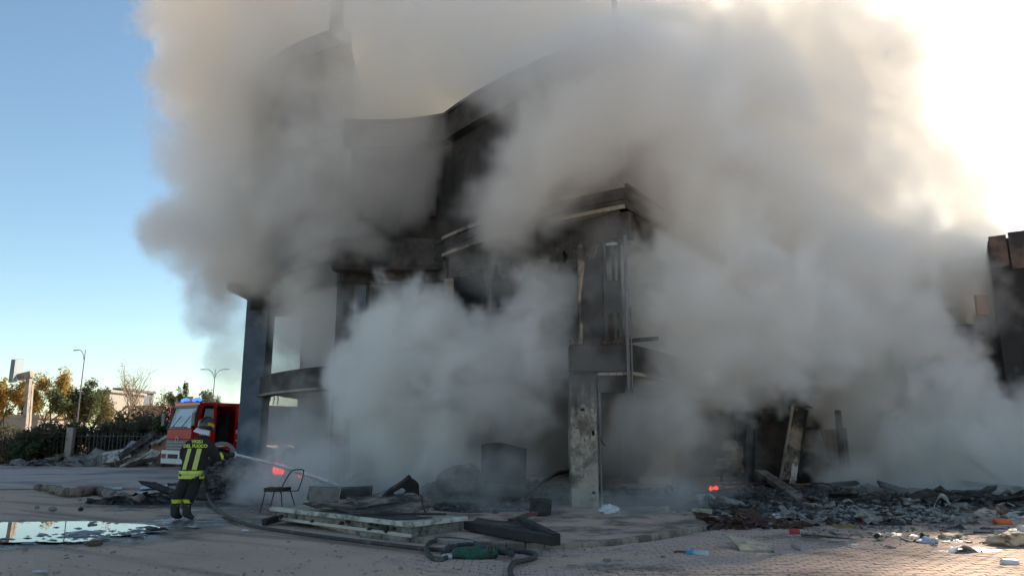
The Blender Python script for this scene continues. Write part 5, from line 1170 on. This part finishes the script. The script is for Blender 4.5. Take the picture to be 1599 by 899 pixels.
# ------------------------------------------------------------------ SMOKE: fields of billows turned into density grids
class N:
    def __init__(s, t): s.t = t
    def m(s, op, a, b=None):
        n = s.t.nodes.new('ShaderNodeMath'); n.operation = op
        for i, x in enumerate((a, b)):
            if x is None: continue
            if isinstance(x, (int, float)): n.inputs[i].default_value = x
            else: s.t.links.new(x, n.inputs[i])
        return n.outputs[0]
    def v(s, op, a, b=None, scale=None):
        n = s.t.nodes.new('ShaderNodeVectorMath'); n.operation = op
        for i, x in enumerate((a, b)):
            if x is None: continue
            if hasattr(x, 'is_linked'): s.t.links.new(x, n.inputs[i])
            else: n.inputs[i].default_value = x
        if scale is not None: n.inputs['Scale'].default_value = scale
        return n.outputs['Value' if op == 'LENGTH' else 0]
    def noise(s, vec, scale, detail, out=0, rough=.5):
        n = s.t.nodes.new('ShaderNodeTexNoise'); s.t.links.new(vec, n.inputs['Vector'])
        n.inputs['Scale'].default_value = scale; n.inputs['Detail'].default_value = detail; n.inputs['Roughness'].default_value = rough; return n.outputs[out]
def smoke_mat(name, col, aniso):
    m = bpy.data.materials.new(name); m.use_nodes = True; t = m.node_tree; t.nodes.clear()
    o = t.nodes.new('ShaderNodeOutputMaterial'); p = t.nodes.new('ShaderNodeVolumePrincipled'); t.links.new(p.outputs[0], o.inputs['Volume'])
    p.inputs['Color'].default_value = (*col, 1); p.inputs['Anisotropy'].default_value = aniso; p.inputs['Density'].default_value = 1; return m
def smoke(name, lo, hi, vox, puffs, m, warp, wscale, nscale, namp):
    """puffs: (centre, radii, density, softness); a density grid built from them, warped and eroded by noise"""
    mb = MB(); mb.lohi(lo, hi); o = mb.build(name, m); stuff(o)
    t = bpy.data.node_groups.new(name, 'GeometryNodeTree')
    t.interface.new_socket('Geometry', in_out='INPUT', socket_type='NodeSocketGeometry'); t.interface.new_socket('Geometry', in_out='OUTPUT', socket_type='NodeSocketGeometry')
    n = N(t); out = t.nodes.new('NodeGroupOutput'); pos = t.nodes.new('GeometryNodeInputPosition').outputs[0]
    p = n.v('ADD', pos, n.v('SCALE', n.v('SUBTRACT', n.noise(pos, wscale, 2, 1), (.5,.5,.5)), scale=warp*2))
    p2 = n.v('ADD', p, n.v('SCALE', n.v('SUBTRACT', n.noise(p, wscale*3.1, 1, 1), (.5,.5,.5)), scale=warp*.7))
    f = n.m('MULTIPLY', n.m('SUBTRACT', n.noise(p2, nscale, 6, 0, .6), .5), namp*1.5)
    for k_, a_ in ((1.3, .62), (2.9, .38), (6.1, .28)):      # rounded lobes with creases between them
        b_ = n.m('ABSOLUTE', n.m('SUBTRACT', n.noise(p2, nscale*k_, 0), .5))
        f = n.m('ADD', f, n.m('MULTIPLY', n.m('SUBTRACT', b_, .11), a_*namp*2.6))
    acc = None
    for c, r, dens, soft in puffs:
        q = n.v('MULTIPLY', n.v('SUBTRACT', p, tuple(c)), tuple(1/x for x in r))
        dd = n.m('ADD', n.m('SUBTRACT', 1, n.v('LENGTH', q)), f)
        mr = t.nodes.new('ShaderNodeMapRange'); mr.interpolation_type = 'SMOOTHSTEP'
        t.links.new(dd, mr.inputs[0]); mr.inputs[1].default_value = 0; mr.inputs[2].default_value = soft*.5; mr.inputs[3].default_value = 0; mr.inputs[4].default_value = dens
        acc = mr.outputs[0] if acc is None else n.m('MAXIMUM', acc, mr.outputs[0])
    vc = t.nodes.new('GeometryNodeVolumeCube'); t.links.new(acc, vc.inputs['Density'])
    vc.inputs['Min'].default_value = lo; vc.inputs['Max'].default_value = hi
    for k, a, b in zip('XYZ', lo, hi): vc.inputs['Resolution '+k].default_value = int((b-a)/vox)
    sm = t.nodes.new('GeometryNodeSetMaterial'); t.links.new(vc.outputs[0], sm.inputs[0]); sm.inputs['Material'].default_value = m
    t.links.new(sm.outputs[0], out.inputs[0]); o.modifiers.new('smoke', 'NODES').node_group = t
    return o
def P(px, py, Y, rx, ry=None, rz=None, d=1.0, s=.5): return (at(px, py, Y), (rx, ry or rx, rz or rx), d, s)
SM_LOW = smoke_mat('grey_smoke', (.945,.95,.945), .2)
SM_HIGH = smoke_mat('pale_smoke', (.964,.956,.94), .4)
low = [
 # left billow pouring out of the ground floor
 P(690,735,18.6,2.4,1.6,1.0,.7), P(640,680,18.4,1.9,1.5,1.3,1.2), P(600,600,18.0,1.6,1.4,1.5,1.4), P(640,520,17.8,1.5,1.3,1.2,1.6), P(720,570,17.6,1.8,1.3,1.4,1.4), P(800,540,17.2,1.4,1.1,1.2,1.2),
 P(850,470,17.0,1.0,.9,1.0,.9), P(860,560,16.8,.7,.7,.9,.8), P(760,640,17.8,1.6,1.2,.9,1.0), P(560,730,18.6,2.4,1.4,.8,.9), P(480,770,18.6,2.0,1.4,.55,.8), P(660,770,17.2,1.6,1.0,.5,.6),
 # haze on the far left, round the pier
 P(530,640,23,1.9,1.8,3.4,.55,.8), P(520,500,22.5,2.0,1.6,2.2,.5,.8), P(480,740,22,1.6,2,.9,.4,.8), P(470,600,26,1.5,1.0,3,.5,.8), P(450,520,26.4,1.4,.6,1.4,.5,.8),
 # inside the ground floor and over the first floor openings
 P(820,690,19.5,2.6,1.8,1.6,.3,.8), P(1010,700,19,2.4,2.0,1.8,.35,.8), P(990,790,15.6,1.9,1.0,.5,.35,.8), P(850,800,15.6,1.4,.8,.3,.3,.8), P(800,430,18,2.0,1.0,.9,.25,.8), P(940,440,15.6,1.2,.7,1.6,.16,.8),
 # right side: thick billows rising along the facade
 P(1020,640,17.2,1.2,1.1,1.2,.6), P(1070,560,17.6,1.6,1.4,1.6,1.0), P(1060,460,17,1.5,1.2,1.5,1.0), P(1150,560,18.6,2.0,1.5,1.5,1.1), P(1180,480,19,2.3,1.8,2.0,1.3), P(1270,520,20.5,2.3,1.8,1.7,1.3),
 P(1300,450,21.5,2.6,2.0,2.6,1.2), P(1080,370,18,1.8,1.5,1.8,1.0), P(1370,640,22,1.8,1.6,2.0,1.4), P(1400,540,22,2.0,1.8,2.0,1.2),
 P(1390,730,21.5,1.9,1.5,1.1,1.5), P(1450,690,21,1.7,1.5,1.4,1.8), P(1500,640,21,1.6,1.4,1.3,1.9), P(1470,590,21.5,1.5,1.3,1.3,1.6), P(1560,690,20.5,1.5,1.4,1.3,1.9), P(1590,740,20,1.6,1.3,.9,1.7), P(1520,750,20.5,2.0,1.3,.8,1.5), P(1630,650,21,1.2,1.3,1.2,1.7),
 P(1470,440,23,1.6,1.2,1.8,.6,.8), P(1530,460,21.5,.8,.9,1.6,.4,.8),
 P(1080,640,18,1.2,1.0,1.0,.4), P(790,795,15.6,1.6,.6,.25,.4,.8), P(775,740,15.9,1.1,.5,.75,.45,.8), P(900,775,15.8,1.0,.7,.4,.4,.8), P(1060,770,16.4,1.5,.8,.4,.4,.8), P(1330,765,20,1.4,.8,.4,.45,.8), P(420,745,20.5,1.4,1,.7,.5,.8), P(480,690,21,1.5,1,1.1,.45,.8), P(700,690,16.6,.9,.6,.9,.8), P(770,620,16.4,.8,.6,.9,.8), P(930,590,15.4,.7,.5,.9,.25,.8), P(1420,770,19.5,2.6,1.1,.35,.5,.8),
]
smoke('smoke', (-11,14,0), (16.5,27,10), .105, low, SM_LOW, .8, .6, .8, .85)
high = [
 # plume over the left wing
 P(510,470,23,2.0,1.6,2.2,.9), P(425,385,24.5,3.0,2.4,1.9,1.2), P(340,370,25,2.4,2.0,2.2,1.1), P(290,340,25,1.6,1.6,1.4,.9), P(335,470,28.5,1.6,1.4,2.0,.6), P(365,560,29,1.4,1.2,2.2,.45), P(420,300,24,3.2,2.2,2.8,.8),
 P(350,240,25.5,2.1,2.0,2.2,.8), P(470,180,24.5,3.8,2.4,3.2,.6), P(370,120,26,2.8,3.0,3.2,1.3), P(330,30,27,2.6,3.0,3.2,1.1), P(420,10,26,4.6,4.0,4.2,1.4), P(285,230,25.5,1.3,1.4,1.6,.45), P(290,120,26,1.3,1.4,1.8,.4), P(270,30,26,1.2,1.4,2,.35),
 P(500,325,21,2.0,1.4,1.8,.5), P(530,230,20.5,2.0,1.5,2.2,.5), P(600,110,21,3.2,2.0,2.4,.4), P(530,380,20,1.6,1.0,1.0,.5),
 # plume in front of the upper storeys
 P(785,325,17.6,1.3,1.1,1.0,1.2), P(840,250,17,1.4,1.2,1.2,1.2), P(880,270,16,1.9,1.2,1.3,1.2), P(900,190,16,2.0,1.3,1.5,1.2), P(850,180,16.6,1.3,1.0,1.1,1.0), P(590,270,20,1.7,1.1,2.0,.6), P(560,170,20,2.0,1.2,1.8,.5), P(640,200,19.6,1.2,.8,1.4,.35),
 P(740,50,19,3.6,2.2,2.2,.6), P(860,40,18,3.0,2.0,2.2,.7), P(640,30,20,3.2,2.2,2.4,.7), P(830,115,16.4,2.2,1.1,1.1,.55), P(930,110,16,1.8,1.2,1.4,1.0), P(480,80,21.5,2.4,1.4,2.2,.4),
 # bright plume over the right side, thinning towards the sun
 P(1000,240,16.8,2.2,1.6,1.8,1.0), P(1090,290,18,2.3,1.6,1.8,1.0), P(1180,330,20,2.6,2.0,2.0,.9), P(1260,270,23,3.0,2.2,2.4,.8), P(1000,120,17,2.8,1.8,2.4,.9), P(1120,130,20,3.4,2.4,3.0,.8), P(1250,80,25,4.6,2.6,4.6,.75), P(1200,180,23,3,2,2.6,.7),
 P(1380,250,27,4.2,2.2,3.6,.6), P(1470,320,27,3.0,2.0,2.6,.6), P(1420,420,25,2.6,1.8,2.0,.8), P(1400,60,29,5.4,2.6,5.6,.48), P(1480,120,30,3.6,2.4,6,.42), P(1520,260,29,1.6,2,3,.4), P(1720,60,30,4,4,7,.05,.9), P(1760,250,28,4,4,6,.05,.9), P(1330,360,24,2.4,1.8,2.0,.7), P(1490,395,24,2.2,1.4,1.7,1.0), P(1530,430,23,1.2,1.2,1.6,.6),  # the two faintest puffs are an unseen veil added to dim direct sun
 P(700,-60,24,8,4,4,.8), P(1000,-80,26,6,4,5,.7), P(700,110,25,3.4,3,2.6,1.4), P(820,40,25,4,3.4,3,1.4), P(640,10,27,4,3,4,1.4), P(920,20,26,3.4,3,3,1.1), P(960,180,15,1.6,1,1.4,.9), P(890,250,15,1.2,.9,.9,.9), P(1060,210,16,1.6,1.2,1.6,.8),
 P(1340,150,27,3.6,2,3.6,.6), P(985,85,15,1.7,1,1.3,1.2), P(880,100,15.4,1.6,1,1.1,1.0), P(445,535,31,1.5,1.2,2.2,.6), P(455,640,30,1.2,1.0,1.4,.5),
]
smoke('smoke', (-17,14,0), (24,38,26), .17, high, SM_HIGH, 1.0, .32, .42, .7)
